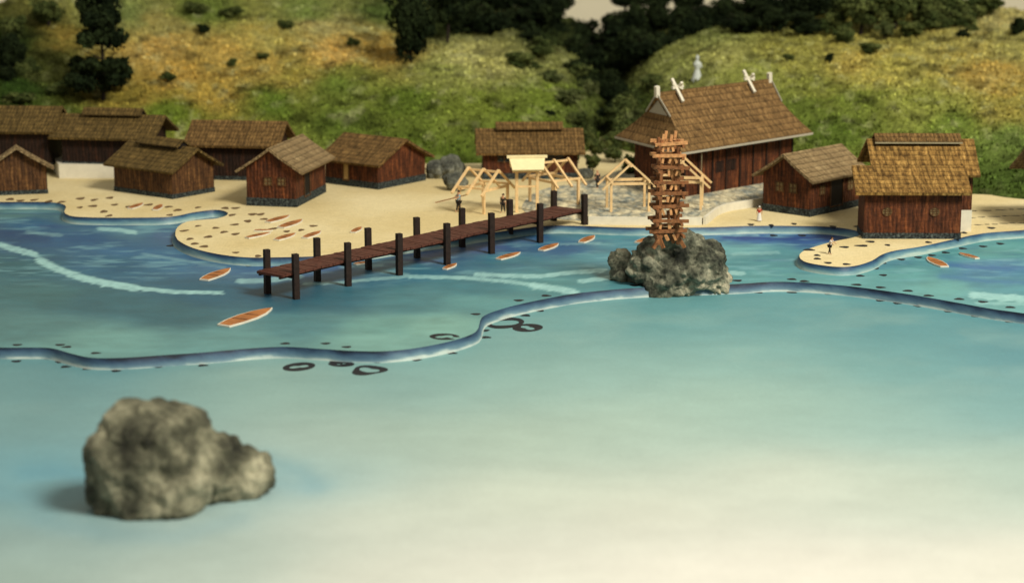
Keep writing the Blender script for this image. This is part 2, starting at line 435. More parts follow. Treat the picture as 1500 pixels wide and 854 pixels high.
foam = [([(0, 359), (25, 366), (52, 373)], 5.0, .9), ([(57, 381), (85, 395), (120, 407), (160, 416), (200, 422)], 6.2, .95), ([(200, 422), (260, 428), (325, 429)], 3.4, .85),
        ([(145, 335), (175, 337), (198, 341)], 3.6, .8), ([(350, 412), (390, 411), (440, 405)], 4.5, .6), ([(445, 416), (500, 414), (545, 409), (600, 405)], 2.6, .55), ([(600, 405), (680, 407), (750, 413), (790, 419)], 3.2, .7), ([(780, 418), (815, 423), (842, 428)], 5.5, .85),
        ([(697, 402), (740, 404), (790, 405), (840, 399), (885, 396)], 3.8, .8), ([(850, 412), (890, 407)], 3.6, .7), ([(1070, 400), (1088, 401)], 4.0, .7),
        ([(1424, 432), (1470, 436), (1530, 439)], 6.0, .85), ([(1430, 444), (1530, 446)], 2.5, .4), ([(1075, 372), (1140, 370)], 3, .35), ([(1060, 345), (1110, 345)], 2.5, .4),
        ([(500, 392), (560, 388)], 2.5, .35), ([(560, 398), (600, 402)], 2, .4), ([(820, 358), (880, 356)], 2, .3), ([(40, 340), (90, 345)], 3, .3), ([(210, 372), (330, 392)], 2.5, .2)]
def paint_up(PX, PY):
    wx = PX + 26 * (fbm(PX / 50, PY / 10, 31) - .5); wy = PY + 12 * (fbm(PX / 60, PY / 12, 41) - .5)
    C = shepard(wx, wy, up_ctrl, 40, 10, 3.6)
    n = fbm(PX / 90, PY / 9, 3) - .5; n2 = fbm(PX / 22, PY / 4, 9) - .5
    C = C * (1 + .4 * n + .26 * n2)[..., None]
    br = np.clip((fbm((PX + 2 * PY) / 40, PY / 3.2, 61, 3) - .56) * 5, 0, 1) * np.clip((425 - PY) / 30, 0, 1) * .38
    C = C * (1 - br[..., None]) + br[..., None] * np.array(s2l((150, 190, 188)))
    bd = np.clip((fbm((PX - PY) / 46, PY / 3.6, 67, 3) - .54) * 5, 0, 1) * np.clip((425 - PY) / 40, 0, 1) * .3
    C = C * (1 - bd[..., None]) + bd[..., None] * np.array(s2l((36, 78, 118)))
    for pts, w, a_ in foam:
        tooth = (fbm(PX / 5 + PY / 3, PY / 40, 5) - .5)
        d = seg_dist(PX, PY + 1.2 * tooth, pts, 1.0) * (1 + .9 * tooth)
        m = a_ * np.clip((w - d) / (.35 * w), 0, 1) * np.clip(.75 + .9 * fbm(PX / 6, PY / 3, 77) - .35, 0, 1)
        C = C * (1 - m[..., None]) + m[..., None] * np.array(s2l((176, 208, 196)))
    for pts, w, a_, c in (([(1390, 388), (1440, 392), (1520, 394)], 3.5, .6, (66, 104, 150)), ([(1380, 405), (1450, 412), (1520, 414)], 4, .5, (68, 108, 150)), ([(600, 372), (690, 362), (800, 348)], 6, .5, (44, 72, 122)),
                          ([(390, 386), (470, 384)], 5, .5, (56, 62, 128)), ([(1060, 348), (1150, 350), (1230, 346)], 2.6, .8, (40, 60, 118)), ([(0, 340), (70, 352)], 6, .4, (26, 56, 100)), ([(60, 332), (200, 330)], 3, .5, (36, 66, 110)), ([(230, 345), (290, 356)], 8, .3, (90, 98, 128))):
        d = seg_dist(PX, PY, pts, 1.0) * (1 + .8 * (fbm(PX / 12, PY / 4, 15) - .5) * 2)
        m = a_ * np.exp(-(d / w) ** 2); C = C * (1 - m[..., None]) + m[..., None] * np.array(s2l(c))
    return np.clip(C * .78 * np.array([.93, 1.15, 1.30]), 0, .92)
far = np.array([at(px, py, Z_UP) for px, py in S1])
NR = 300; yb = 262.0
k = (np.arange(NR) / (NR - 1)) ** 1.0
G = np.repeat(far[None], NR, 0); G[:, :, 1] = far[None, :, 1] * (1 - k[:, None]) + yb * k[:, None]
PX, PY = npproj(G); C = paint_up(PX, PY); C = np.concatenate([C, np.ones(C.shape[:2] + (1,))], -1)
upper_sea = mesh_obj('inner_sea', G.reshape(-1, 3).tolist(), grid_faces(NR, len(far)), 'water_paint', C.reshape(-1, 4))
tag(upper_sea, 'painted blue and teal water sheet between the cut step and the beach', kind='structure')

# cut edges: a curved strip down from the upper line, hand-painted dark blue to white
def edge_strip(name, curve, ztop, zbot, flare, seed, stops, label, closed=False):
    P = [at(px, py, ztop) for px, py in curve]; n = len(P)
    V = []; Cc = []; rows = 9
    side = []
    for i in range(n):
        a_ = P[max(i - 1, 0)]; b_ = P[min(i + 1, n - 1)]; d = (b_ - a_); d.z = 0; d.normalize()
        side.append(Vector((d.y, -d.x, 0)))          # right of travel: towards the viewer for left-to-right lines
    s_ = np.cumsum([0] + [(P[i + 1] - P[i]).length for i in range(n - 1)])
    for r in range(rows):
        k_ = r / (rows - 1)
        for i in range(n):
            off = flare * k_
            V.append(tuple(P[i] + side[i] * off + Vector((0, 0, (zbot - ztop) * k_))))
            shade = float(fbm(np.array([s_[i] / 9.0]), np.array([.5]), seed)[0]); fine = float(fbm(np.array([s_[i] / 1.1]), np.array([k_ * 3.]), seed + 5)[0]) - .5
            kk = min(max(k_ * 1.05 + (shade - .5) * .9 + fine * .45, 0), 1)
            Cc.append(kk)
    def ramp_c(k_):
        for (p0, c0), (p1, c1) in zip(stops[:-1], stops[1:]):
            if k_ <= p1:
                u_ = (k_ - p0) / (p1 - p0); a_, b_ = s2l(c0), s2l(c1)
                return tuple((a_[j] * (1 - u_) + b_[j] * u_) * .8 for j in range(3)) + (1,)
        return tuple(v_ * .8 for v_ in s2l(stops[-1][1])) + (1,)
    o = mesh_obj(name, V, grid_faces(rows, n), 'edge_paint', [ramp_c(c_) for c_ in Cc], smooth=True)
    return o
BLUE = [(0, (20, 32, 48)), (.15, (38, 60, 86)), (.5, (70, 102, 126)), (.85, (108, 140, 152)), (1, (186, 202, 196))]
e1 = edge_strip('sea_edge', S1, Z_UP, Z_LOW, .3, 3, BLUE, '')
tag(e1, 'dark blue painted edge of the step between the two sea sheets', kind='structure')

# ------------------------------------------------------------------ beach sheet (z = Z_SAND)
S2 = smooth_line([(-420, 294), (-260, 294), (-100, 296), (0, 296), (60, 296), (88, 298), (97, 303), (94, 310), (102, 316), (130, 318.5), (200, 319), (250, 317.5), (285, 311), (315, 307.5),
      (331, 310), (333, 315), (318, 320), (295, 322), (273, 325), (261, 332), (257, 340), (260, 351), (282, 363), (318, 372), (360, 377), (405, 377),
      (470, 375), (540, 368), (600, 359), (660, 350), (700, 344), (750, 337), (800, 331), (850, 331), (900, 333), (970, 334), (1040, 333), (1100, 331), (1160, 331), (1210, 332), (1245, 336), (1262, 342),
      (1250, 348), (1225, 353), (1195, 361), (1175, 369), (1171, 376), (1178, 383), (1200, 388), (1230, 391), (1255, 389), (1277, 382), (1292, 373), (1312, 367), (1350, 361), (1400, 350),
      (1440, 342), (1500, 337), (1600, 328), (1760, 318), (1950, 312)], 5)
poly = [at(px, py, Z_SAND) for px, py in S2]
back = [Vector((110, 300, Z_SAND)), Vector((-110, 300, Z_SAND))]
ring = poly + back
tris = tessellate_polygon([[Vector((p.x, p.y, 0)) for p in ring]])
bm = bmesh.new(); vs = [bm.verts.new(p) for p in ring]
for a_, b_, c_ in tris:
    try: bm.faces.new((vs[a_], vs[b_], vs[c_]))
    except ValueError: pass
bmesh.ops.recalc_face_normals(bm, faces=bm.faces)
for f in bm.faces:
    if f.normal.z < 0: f.normal_flip()
me = bpy.data.meshes.new('beach'); bm.to_mesh(me); bm.free(); me.materials.append(MATS['sand'])
beach = bpy.data.objects.new('beach', me); COL.objects.link(beach)
tag(beach, 'cream sand beach sheet with a wavy cut shoreline', kind='structure')
SHORE = [(0, (24, 44, 72)), (.22, (48, 82, 114)), (.5, (80, 122, 142)), (.85, (128, 164, 168)), (1, (170, 192, 184))]
e2 = edge_strip('shore_edge', S2, Z_SAND, Z_UP, .35, 8, SHORE, '')
tag(e2, 'blue and white painted edge of the beach sheet', kind='structure')

# painted spots along the edges and rings drawn on the water (flat paint)
def blob(mb, px, py, z, w, h, tilt=0, n=14):
    c = at(px, py, z); pm = proj(c)[2]
    dy = at(px, py - 1, z).y - c.y
    pts = []
    for i in range(n):
        a_ = 2 * math.pi * i / n; r = 1 + .14 * math.sin(3 * a_ + px) + random.uniform(-.08, .08)
        x = w / 2 * r * math.cos(a_); y = h / 2 * r * math.sin(a_) + x * tilt
        pts.append((c.x + x / pm, c.y + y * dy, z))
    if (pts[1][0] - pts[0][0]) * (pts[2][1] - pts[1][1]) - (pts[1][1] - pts[0][1]) * (pts[2][0] - pts[1][0]) < 0: pts = pts[::-1]
    mb.face(pts)
m_up = MB(); m_low = MB(); m_sand = MB()
for px, py in ((25, 505), (88, 505), (98, 508), (140, 517), (418, 503), (477, 503), (508, 508), (697, 460), (1080, 411), (1160, 409), (1178, 412), (1255, 417), (1290, 421), (1330, 426), (1360, 433), (1405, 438), (1440, 442), (1480, 450), (1187, 372), (930, 418), (760, 440), (800, 433)):
    blob(m_up, px, py, .006, 15, 3)
for px, py in ((24, 529), (72, 525), (88, 530), (96, 537), (128, 540), (170, 543), (232, 537), (297, 535), (355, 526), (490, 530), (552, 530), (610, 527), (662, 517), (710, 484), (712, 494), (770, 462), (790, 455), (1110, 428), (1160, 428), (1215, 430), (1290, 440), (1315, 444), (1345, 448), (1390, 456), (1430, 463), (1480, 471)):
    blob(m_low, px, py, Z_LOW + .006, 15, 3.4)
for px, py in ((1175, 383), (1197, 394), (1222, 398), (1258, 397), (1282, 393), (1293, 385), (1294, 403), (1260, 404), (1320, 380), (1345, 377), (1365, 374), (1385, 370), (1410, 364), (1440, 361), (1465, 357), (265, 362), (250, 360), (1133, 345), (1175, 345), (290, 314), (285, 321), (365, 389), (945, 343)):
    blob(m_up, px, py, .006, 12, 3)
m_up.build('painted_spot', 'ink', upper_sea); m_low.build('painted_spot', 'ink', lower_sea)
for px, py in ((118, 291), (138, 293), (117, 304), (136, 302), (161, 290), (168, 300), (188, 303), (152, 310), (218, 300), (247, 303), (260, 308), (290, 304), (160, 316), (249, 315), (72, 295), (90, 296), (50, 293), (30, 294), (15, 292),
    (370, 314), (382, 314), (387, 321), (363, 324), (344, 329), (340, 315), (345, 343), (316, 334), (290, 331), (305, 347), (420, 339), (441, 337), (459, 331), (278, 350), (285, 357), (299, 361), (345, 370), (378, 375), (270, 338), (330, 305), (345, 305), (328, 340), (400, 335)):
    blob(m_sand, px, py, Z_SAND + .006, 9 + random.random() * 5, 2.6 + random.random() * 1.4, random.uniform(-.1, .1))
m_sand.build('painted_spot', 'ink_brown', beach)
m_s2 = MB()
for px, py, w in ((1220, 332, 10), (1255, 332, 9), (1100, 329, 10), (1130, 330, 8), (1163, 328, 8), (1185, 366, 18), (1237, 362, 15), (1262, 360, 20), (1275, 354, 14), (1197, 374, 10), (1197, 379, 11), (1213, 385, 12), (1240, 387, 12), (1452, 334, 12), (1412, 341, 10), (1360, 355, 10), (1300, 359, 8)):
    blob(m_s2, px, py, Z_SAND + .006, w, 3.0)
# dashed lines drawn on the sand at the right
for y0, y1 in ((309, 306), (319, 315), (330, 326)):
    x = 1412
    while x < 1560:
        w = random.uniform(6, 20); blob(m_s2, x + w / 2, y0 + (y1 - y0) * (x - 1412) / 90 + random.uniform(-.4, .4), Z_SAND + .006, w, 1.1)
        x += w + random.uniform(0, 4)
m_s2.build('painted_spot', 'ink', beach)
def ringmark(px, py, w, h, z, parent, gap=0, th=.28, tri=0, tilt=0):
    c = at(px, py, z); pm = proj(c)[2]; dy = at(px, py - 1, z).y - c.y
    mb = MB(); n = 30
    def P(a_, s_):
        r = 1 + .07 * math.sin(2 * a_ + px) + tri * math.cos(3 * a_)
        x = w / 2 * r * math.cos(a_) * s_; y = h / 2 * r * math.sin(a_) * s_ + x * tilt
        return (c.x + x / pm, c.y + y * dy, z)
    for i in range(n):
        a0, a1 = 2 * math.pi * i / n, 2 * math.pi * (i + 1) / n
        if gap and abs((a0 + math.pi / 2) % (2 * math.pi) - gap) < .35: continue
        t0 = 1 - th * (1 + .35 * math.sin(a0 * 2 + px)); t1 = 1 - th * (1 + .35 * math.sin(a1 * 2 + px))
        mb.face([P(a0, 1), P(a1, 1), P(a1, t1), P(a0, t0)])
    o = mb.build('painted_ring', 'ink', parent); return o
ringmark(438, 537, 50, 12, Z_LOW + .007, lower_sea, th=.62, tilt=.07)
ringmark(500, 533, 40, 8, Z_LOW + .008, lower_sea, th=.92)
ringmark(540, 542, 52, 14, Z_LOW + .007, lower_sea, tri=.12, th=.5)
ringmark(740, 473, 60, 15, Z_LOW + .008, lower_sea, th=.42, tilt=.06)
ringmark(773, 480, 44, 12, Z_LOW + .007, lower_sea, th=.6)
ringmark(651, 493, 46, 9, .008, upper_sea, gap=1.0, th=.55)

# ------------------------------------------------------------------ the hillside
prof = {  # photo column: [(distance, row), ...] of the hill surface
 -300: [(262, None), (285, 120), (300, 60), (318, 20), (335, 20)],
 0: [(266, None), (285, 125), (302, 60), (320, 8), (335, 12)],
 60: [(268, None), (285, 130), (302, 60), (320, -10), (335, -20)],
 200: [(268, None), (284, 140), (304, 60), (322, -10), (345, -60)],
 420: [(266, None), (280, 150), (294, 100), (310, 48), (330, -10), (345, -50)],
 560: [(263, None), (276, 160), (290, 104), (302, 80), (318, 40), (345, -30)],
 640: [(261, None), (272, 170), (288, 100), (303, 74), (320, 50), (345, 0)],
 760: [(262, None), (274, 160), (290, 106), (305, 80), (325, 50), (345, 10)],
 840: [(268, None), (280, 160), (292, 125), (308, 100), (330, 60), (345, 30)],
 880: [(284, None), (300, 172), (315, 150), (335, 100), (345, 60)],
 915: [(272, None), (284, 180), (296, 150), (315, 130), (335, 80), (345, 50)],
 960: [(266, None), (280, 160), (292, 118), (308, 95), (330, 60), (345, 30)],
 1050: [(258, None), (274, 150), (291, 72), (306, 58), (325, 40), (345, 20)],
 1200: [(247, None), (268, 150), (290, 84), (306, 55), (325, 25), (345, 0)],
 1350: [(239, None), (262, 165), (284, 90), (302, 48), (320, 15), (345, -10)],
 1500: [(233, None), (256, 180), (280, 100), (298, 50), (310, 22), (345, 22)],
 1850: [(226, None), (250, 180), (280, 90), (298, 40), (310, 20), (345, 20)]}
pk = sorted(prof)
DD = np.arange(226, 346, .8)
def col_z(px):
    pts = prof[px]; d0 = pts[0][0]; xs = [d0 - 2.5, d0]; zs = [-1.25, Z_SAND - .15]
    for d_, y_ in pts[1:]:
        xs.append(d_); zs.append(max(at_d(750, y_, d_).z, Z_SAND))
    zz = np.interp(DD, xs, zs)
    kern = np.exp(-(np.arange(-8, 9) / 4.0) ** 2); kern /= kern.sum()
    zp = np.pad(zz, 8, mode='edge'); sm = np.convolve(zp, kern, 'valid'); return np.where(DD < d0 - 1.5, -1.25, sm)
TAB = np.array([col_z(p) for p in pk])
def hill_z(px, d_):
    px = np.clip(px, pk[0], pk[-1]); col = np.array([np.interp(d_, DD, r) for r in TAB]) if np.ndim(d_) == 0 else None
    return float(np.interp(px, pk, col))
cols = np.arange(-300, 1850, 5.0)
Zt = np.zeros((len(DD), len(cols)))
for j in range(len(DD)): Zt[j] = np.interp(cols, pk, TAB[:, j])
Dg, Pg = np.meshgrid(DD, cols, indexing='ij')
dep = Dg * cT + (CH - Zt) * sT
Xg = (Pg - 750) * dep / F
rise = np.clip((Zt - Z_SAND) / 2.0, 0, 1)
Zt2 = Zt + rise * (1.9 * (fbm(Xg / 7, Dg / 7, 50) - .5) + .9 * (fbm(Xg / 1.7, Dg / 1.7, 60) - .5) * 1.3)
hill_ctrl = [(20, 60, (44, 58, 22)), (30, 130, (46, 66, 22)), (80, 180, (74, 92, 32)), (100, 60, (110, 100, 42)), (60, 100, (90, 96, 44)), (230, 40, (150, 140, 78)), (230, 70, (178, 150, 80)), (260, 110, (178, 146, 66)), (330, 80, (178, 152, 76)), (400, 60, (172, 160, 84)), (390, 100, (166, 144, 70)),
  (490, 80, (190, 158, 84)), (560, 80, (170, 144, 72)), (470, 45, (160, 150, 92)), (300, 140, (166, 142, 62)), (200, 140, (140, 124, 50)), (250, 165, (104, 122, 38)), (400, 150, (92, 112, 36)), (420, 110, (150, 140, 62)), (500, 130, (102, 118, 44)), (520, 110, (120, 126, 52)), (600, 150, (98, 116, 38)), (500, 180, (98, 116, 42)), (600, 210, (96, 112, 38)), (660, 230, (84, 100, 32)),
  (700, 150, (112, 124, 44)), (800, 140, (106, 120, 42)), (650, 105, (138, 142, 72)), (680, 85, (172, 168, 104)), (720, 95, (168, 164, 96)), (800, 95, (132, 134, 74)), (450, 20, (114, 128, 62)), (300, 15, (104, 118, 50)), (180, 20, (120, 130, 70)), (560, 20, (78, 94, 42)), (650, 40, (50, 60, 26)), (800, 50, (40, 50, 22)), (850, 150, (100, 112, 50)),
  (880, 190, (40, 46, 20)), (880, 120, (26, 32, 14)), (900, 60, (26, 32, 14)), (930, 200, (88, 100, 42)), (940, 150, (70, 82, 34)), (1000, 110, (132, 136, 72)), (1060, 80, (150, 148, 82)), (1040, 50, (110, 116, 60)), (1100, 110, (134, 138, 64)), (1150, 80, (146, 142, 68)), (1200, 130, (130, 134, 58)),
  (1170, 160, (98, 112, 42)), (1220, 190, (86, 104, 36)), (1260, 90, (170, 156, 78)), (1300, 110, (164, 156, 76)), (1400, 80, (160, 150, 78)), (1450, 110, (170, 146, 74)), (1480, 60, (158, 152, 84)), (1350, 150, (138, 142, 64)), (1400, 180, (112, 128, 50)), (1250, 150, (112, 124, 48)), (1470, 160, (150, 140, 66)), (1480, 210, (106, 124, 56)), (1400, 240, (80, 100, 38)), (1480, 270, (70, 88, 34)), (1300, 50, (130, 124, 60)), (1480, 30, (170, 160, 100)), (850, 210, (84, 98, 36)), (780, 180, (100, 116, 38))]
P3 = np.stack([Xg, Dg, Zt2], -1); PX, PY = npproj(P3)
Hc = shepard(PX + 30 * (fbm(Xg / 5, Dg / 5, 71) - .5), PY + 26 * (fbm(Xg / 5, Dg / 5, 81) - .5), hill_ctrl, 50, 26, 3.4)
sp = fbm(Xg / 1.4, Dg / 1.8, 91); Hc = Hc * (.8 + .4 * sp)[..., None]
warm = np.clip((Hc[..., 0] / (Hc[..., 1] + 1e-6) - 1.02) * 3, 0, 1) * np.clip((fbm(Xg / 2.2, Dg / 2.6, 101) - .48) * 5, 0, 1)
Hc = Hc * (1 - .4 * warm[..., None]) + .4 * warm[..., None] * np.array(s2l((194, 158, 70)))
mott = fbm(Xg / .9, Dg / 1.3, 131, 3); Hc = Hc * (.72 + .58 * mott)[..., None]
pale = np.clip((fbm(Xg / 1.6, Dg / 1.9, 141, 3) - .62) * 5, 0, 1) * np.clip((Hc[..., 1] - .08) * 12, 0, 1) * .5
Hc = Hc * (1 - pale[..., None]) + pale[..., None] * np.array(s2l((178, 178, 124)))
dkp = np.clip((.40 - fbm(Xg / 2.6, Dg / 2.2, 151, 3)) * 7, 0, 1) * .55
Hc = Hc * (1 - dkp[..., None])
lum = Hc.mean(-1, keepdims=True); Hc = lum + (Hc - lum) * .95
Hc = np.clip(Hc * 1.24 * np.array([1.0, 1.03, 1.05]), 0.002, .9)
hv = P3.reshape(-1, 3)
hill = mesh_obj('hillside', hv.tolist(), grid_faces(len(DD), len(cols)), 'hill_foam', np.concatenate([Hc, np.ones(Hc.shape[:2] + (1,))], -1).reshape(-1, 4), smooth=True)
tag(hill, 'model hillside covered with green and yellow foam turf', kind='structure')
# foam turf: many small crumbs standing up from the hillside
rng = np.random.RandomState(4)
N = 90000
jr = rng.randint(0, len(DD) - 1, N); jc = rng.randint(30, len(cols) - 30, N)
ok = Zt[jr, jc] > Z_SAND + .3; jr, jc = jr[ok], jc[ok]; N = len(jr)
base = P3[jr, jc] + rng.uniform(-.5, .5, (N, 3)) * np.array([.8, .8, 0])
sz = rng.uniform(.14, .38, N); colr = Hc[jr, jc] * rng.uniform(.65, 1.45, (N, 1))
th = rng.uniform(0, 2 * np.pi, N); V = np.zeros((N, 4, 3)); 
d1 = np.stack([np.cos(th), np.sin(th), rng.uniform(-.2, .2, N)], -1); ln = np.stack([rng.uniform(-.6, .6, N), rng.uniform(-.9, .1, N), np.ones(N)], -1)
V[:, 0] = base - d1 * sz[:, None] * .6 - [0, 0, .1]; V[:, 1] = base + d1 * sz[:, None] * .6 - [0, 0, .1]
V[:, 2] = base + d1 * sz[:, None] * .4 + ln * sz[:, None] * .8; V[:, 3] = base - d1 * sz[:, None] * .4 + ln * sz[:, None] * .9
fc = np.arange(N * 4).reshape(N, 4).tolist()
cc = np.repeat(np.concatenate([np.clip(colr, 0, .9), np.ones((N, 1))], -1), 4, 0)
turf = mesh_obj('grass', V.reshape(-1, 3).tolist(), fc, 'foliage', cc)
tag(turf, 'crumbly green and ochre foam grass on the model hillside', 'grass', kind='stuff')

# table top under everything and a pale wall behind
mb = MB().box(-170, 170, 60, 352, -3.2, -1.35); tag(mb.build('base_board', 'board_edge'), 'board that carries the model', kind='structure')
mb = MB().box(-400, 400, 420, 424, -60, 160); tag(mb.build('backdrop', 'backdrop'), 'pale cream wall behind the model', kind='structure')

# ------------------------------------------------------------------ terrace of the shrine, white retaining walls
ter = [(853, 312), (864, 318), (880, 318), (950, 318), (1028, 318), (1036, 314), (1046, 306), (1062, 300), (1085, 296), (1116, 291), (1180, 284), (1230, 276), (1230, 255), (1100, 246), (940, 246), (900, 252), (876, 262), (856, 278), (850, 296)]
tp = [at(px, py, Z_TER) for px, py in smooth_line(ter + [ter[0]], 8)[:-1]]
mb = MB(); mb.prism([(p.x, p.y) for p in tp][::1], Z_SAND - .05, Z_TER)
terrace = mb.build('terrace', 'cobbles'); tag(terrace, 'raised terrace paved with grey and cream cobbles in front of the shrine', kind='structure')
fl = [at(px, py, Z_SAND + .03) for px, py in smooth_line([(764, 305), (780, 316), (830, 322), (870, 322), (880, 300), (880, 262), (850, 268), (800, 276), (772, 290), (764, 305)], 8)[:-1]]
mb = MB(); mb.prism([(p.x, p.y) for p in fl], Z_SAND - .02, Z_SAND + .03)
tag(mb.build('paving', 'cobbles'), 'flat cobbled paving at the head of the pier', kind='structure')
def ribbon(name, pts, z0, z1, th, mat, label, cat, z=None):
    L = [at(px, py, z1) for px, py in smooth_line(pts, 7)]; mb = MB()
    S = []
    for i in range(len(L)):
        d = (L[min(i + 1, len(L) - 1)] - L[max(i - 1, 0)]); d.z = 0; d.normalize(); S.append(Vector((d.y, -d.x, 0)) * th)
    for i in range(len(L) - 1):
        a_, b_, c_, d_ = L[i] + S[i], L[i + 1] + S[i + 1], L[i + 1], L[i]
        dn = Vector((0, 0, z0 - z1))
        mb.face([a_, b_, c_, d_]); mb.face([a_ + dn, b_ + dn, b_, a_]); mb.face([d_, c_, c_ + dn, d_ + dn])
    a_, d_ = L[0] + S[0], L[0]; mb.face([a_ + dn, a_, d_, d_ + dn]); a_, d_ = L[-1] + S[-1], L[-1]; mb.face([a_, a_ + dn, d_ + dn, d_])
    o = mb.build(name, mat, merge=True); return tag(o, label, cat)
ribbon('retaining_wall', [(862, 317), (950, 318), (1028, 318)], Z_SAND, Z_TER + .12, .3, 'white_card', 'straight white card wall along the cobbled terrace above the water', 'retaining wall')
ribbon('retaining_wall', [(1030, 317.5), (1038, 312), (1048, 304), (1064, 298), (1088, 294), (1120, 289)], Z_SAND, Z_TER + .15, .3, 'white_card', 'curved white card wall sweeping from the terrace towards the shrine hut', 'retaining wall')

# ------------------------------------------------------------------ houses
def fit(L, Cc, R, z, yaw=None):
    P = at(Cc[0], Cc[1], z); best = None
    def solve(w, tx):
        lo, hi = .3, 60
        up_ = proj(P + w * hi)[0] > proj(P + w * lo)[0]
        for _ in range(30):
            m = (lo + hi) / 2
            if (proj(P + w * m)[0] < tx) == up_: lo = m
            else: hi = m
        return lo
    for a2 in (range(2, 178) if yaw is None else [yaw * 2]):
        r = RAD(a2 / 2); u = Vector((math.cos(r), math.sin(r), 0)); v_ = Vector((-u.y, u.x, 0))
        b = solve(u, R[0]); a_ = solve(v_, L[0])
        if a_ > 50 or b > 50: continue
        e = (proj(P + u * b)[1] - R[1]) ** 2 + (proj(P + v_ * a_)[1] - L[1]) ** 2
        if best is None or e < best[0]: best = (e, r, a_, b)
    _, r, a_, b = best
    u = Vector((math.cos(r), math.sin(r), 0)); v_ = Vector((-u.y, u.x, 0))
    return P + u * b / 2 + v_ * a_ / 2, r, a_, b

def gable_house(name, loc, rz, L, Wd, h, rise, label, cat='house', group='brown wooden huts of the model village', roof='roof_brown', wall='plank_wall', oe=.9, og=.9,
                base_h=.6, cap=False, windows=(), doors=(), base=True, th=.28, backoff=0, sag=.25, capmat=None):
    """local x = ridge, front = -y; windows/doors: (face, position along, bottom z, width, height, material)"""
    r = empty(name, loc, rz, label, cat, group)
    hx, hy = L / 2, Wd / 2
    if base: MB().box(-hx - .06, hx + .06, -hy - .06, hy + .06, -.02, base_h).build('foundation', 'base_stone', r)
    mb = MB(); z0 = base_h - .02 if base else 0
    cs = [(-hx, -hy), (hx, -hy), (hx, hy), (-hx, hy)]
    mb.face([(-hx, -hy, z0), (hx, -hy, z0), (hx, -hy, h), (-hx, -hy, h)], [(0, 0), (L, 0), (L, h), (0, h)])
    mb.face([(hx, hy, z0), (-hx, hy, z0), (-hx, hy, h), (hx, hy, h)], [(0, 0), (L, 0), (L, h), (0, h)])
    for s in (1, -1):
        mb.face([(s * hx, -s * hy, z0), (s * hx, s * hy, z0), (s * hx, s * hy, h), (s * hx, 0, h + rise), (s * hx, -s * hy, h)], [(0, 0), (Wd, 0), (Wd, h), (Wd / 2, h + rise), (0, h)])
    mb.build('wall', wall, r)
    # roof: one mesh, two thick slopes with a slight break
    sl = rise / hy; mb = MB(); ex = hx + og
    for s in (-1, 1):
        ya, za = s * (hy + oe), h - sl * oe * .8 + th * .6
        ym, zm = s * hy * .5, h + rise * .5 - sag * .2 + th * .9
        zr = h + rise + th
        A = [(-ex, ya, za), (ex, ya, za), (ex, ym, zm), (-ex, ym, zm)]; B = [(-ex, ym, zm), (ex, ym, zm), (ex, 0, zr), (-ex, 0, zr)]
        if s > 0: A = [A[1], A[0], A[3], A[2]]; B = [B[1], B[0], B[3], B[2]]
        mb.slab(A, th); mb.slab(B, th)
    rf = mb.build('roof', roof, r)
    if cap:
        cl = hx * .72; cz = h + rise + th; mb = MB()
        mb2 = MB().box(-cl + .15, cl - .15, -.55, .55, cz - .5, cz + .28); mb2.build('ridge_vent', 'dark_gap', rf)
        for s in (-1, 1):
            q = [(-cl, s * 1.15, cz + .0), (cl, s * 1.15, cz + .0), (cl, 0, cz + .8), (-cl, 0, cz + .8)]
            if s > 0: q = [q[1], q[0], q[3], q[2]]
            mb.slab(q, .18)
        mb.build('ridge_cap', capmat or roof, rf)
    for kind, lst in (('window', windows), ('door', doors)):
        for face, pos, zb, w_, h_, m_ in lst:
            if face == 'front': M = Matrix.Translation((pos, -hy, 0))
            elif face == 'right': M = Matrix.Translation((hx, pos, 0)) @ Matrix.Rotation(math.pi / 2, 4, 'Z')
            else: M = Matrix.Translation((-hx, pos, 0)) @ Matrix.Rotation(-math.pi / 2, 4, 'Z')
            o = MB().box(-w_ / 2, w_ / 2, -.05, .1, zb, zb + h_, M).build(kind, m_, r)
            f_ = MB(); t_ = .13
            for q in ((-w_ / 2 - t_, -w_ / 2, zb - t_, zb + h_ + t_), (w_ / 2, w_ / 2 + t_, zb - t_, zb + h_ + t_), (-w_ / 2, w_ / 2, zb + h_, zb + h_ + t_), (-w_ / 2, w_ / 2, zb - t_, zb)):
                f_.box(q[0], q[1], -.12, .05, q[2], q[3], M)
            if kind == 'window': f_.box(-.05, .05, -.09, .0, zb, zb + h_, M); f_.box(-w_ / 2, w_ / 2, -.085, .0, zb + h_ / 2 - .04, zb + h_ / 2 + .04, M)
            f_.build('frame', 'plank_wall_brown', o)
    return r

def corner_house(L, Cc, R, ridge, z=Z_SAND, **kw):
    c, r, a_, b = fit(L, Cc, R, z)
    if ridge == 'R': loc, rz, Lx, Wy = c, r, b, a_
    else: loc, rz, Lx, Wy = c, r - math.pi / 2, a_, b
    return gable_house(kw.pop('name', 'wooden_hut'), loc, rz, Lx, Wy, **kw)
def front_house(xl, xr, y, yaw, depth, z=Z_SAND, **kw):
    A = at(xl, y, z); u = Vector((math.cos(RAD(yaw)), math.sin(RAD(yaw)), 0)); v_ = Vector((-u.y, u.x, 0))
    lo, hi = .5, 60
    for _ in range(30):
        m = (lo + hi) / 2
        if proj(A + u * m)[0] < xr: lo = m
        else: hi = m
    return gable_house(kw.pop('name', 'wooden_hut'), A + u * lo / 2 + v_ * depth / 2, RAD(yaw), lo, depth, **kw)
WN = 'window_card'
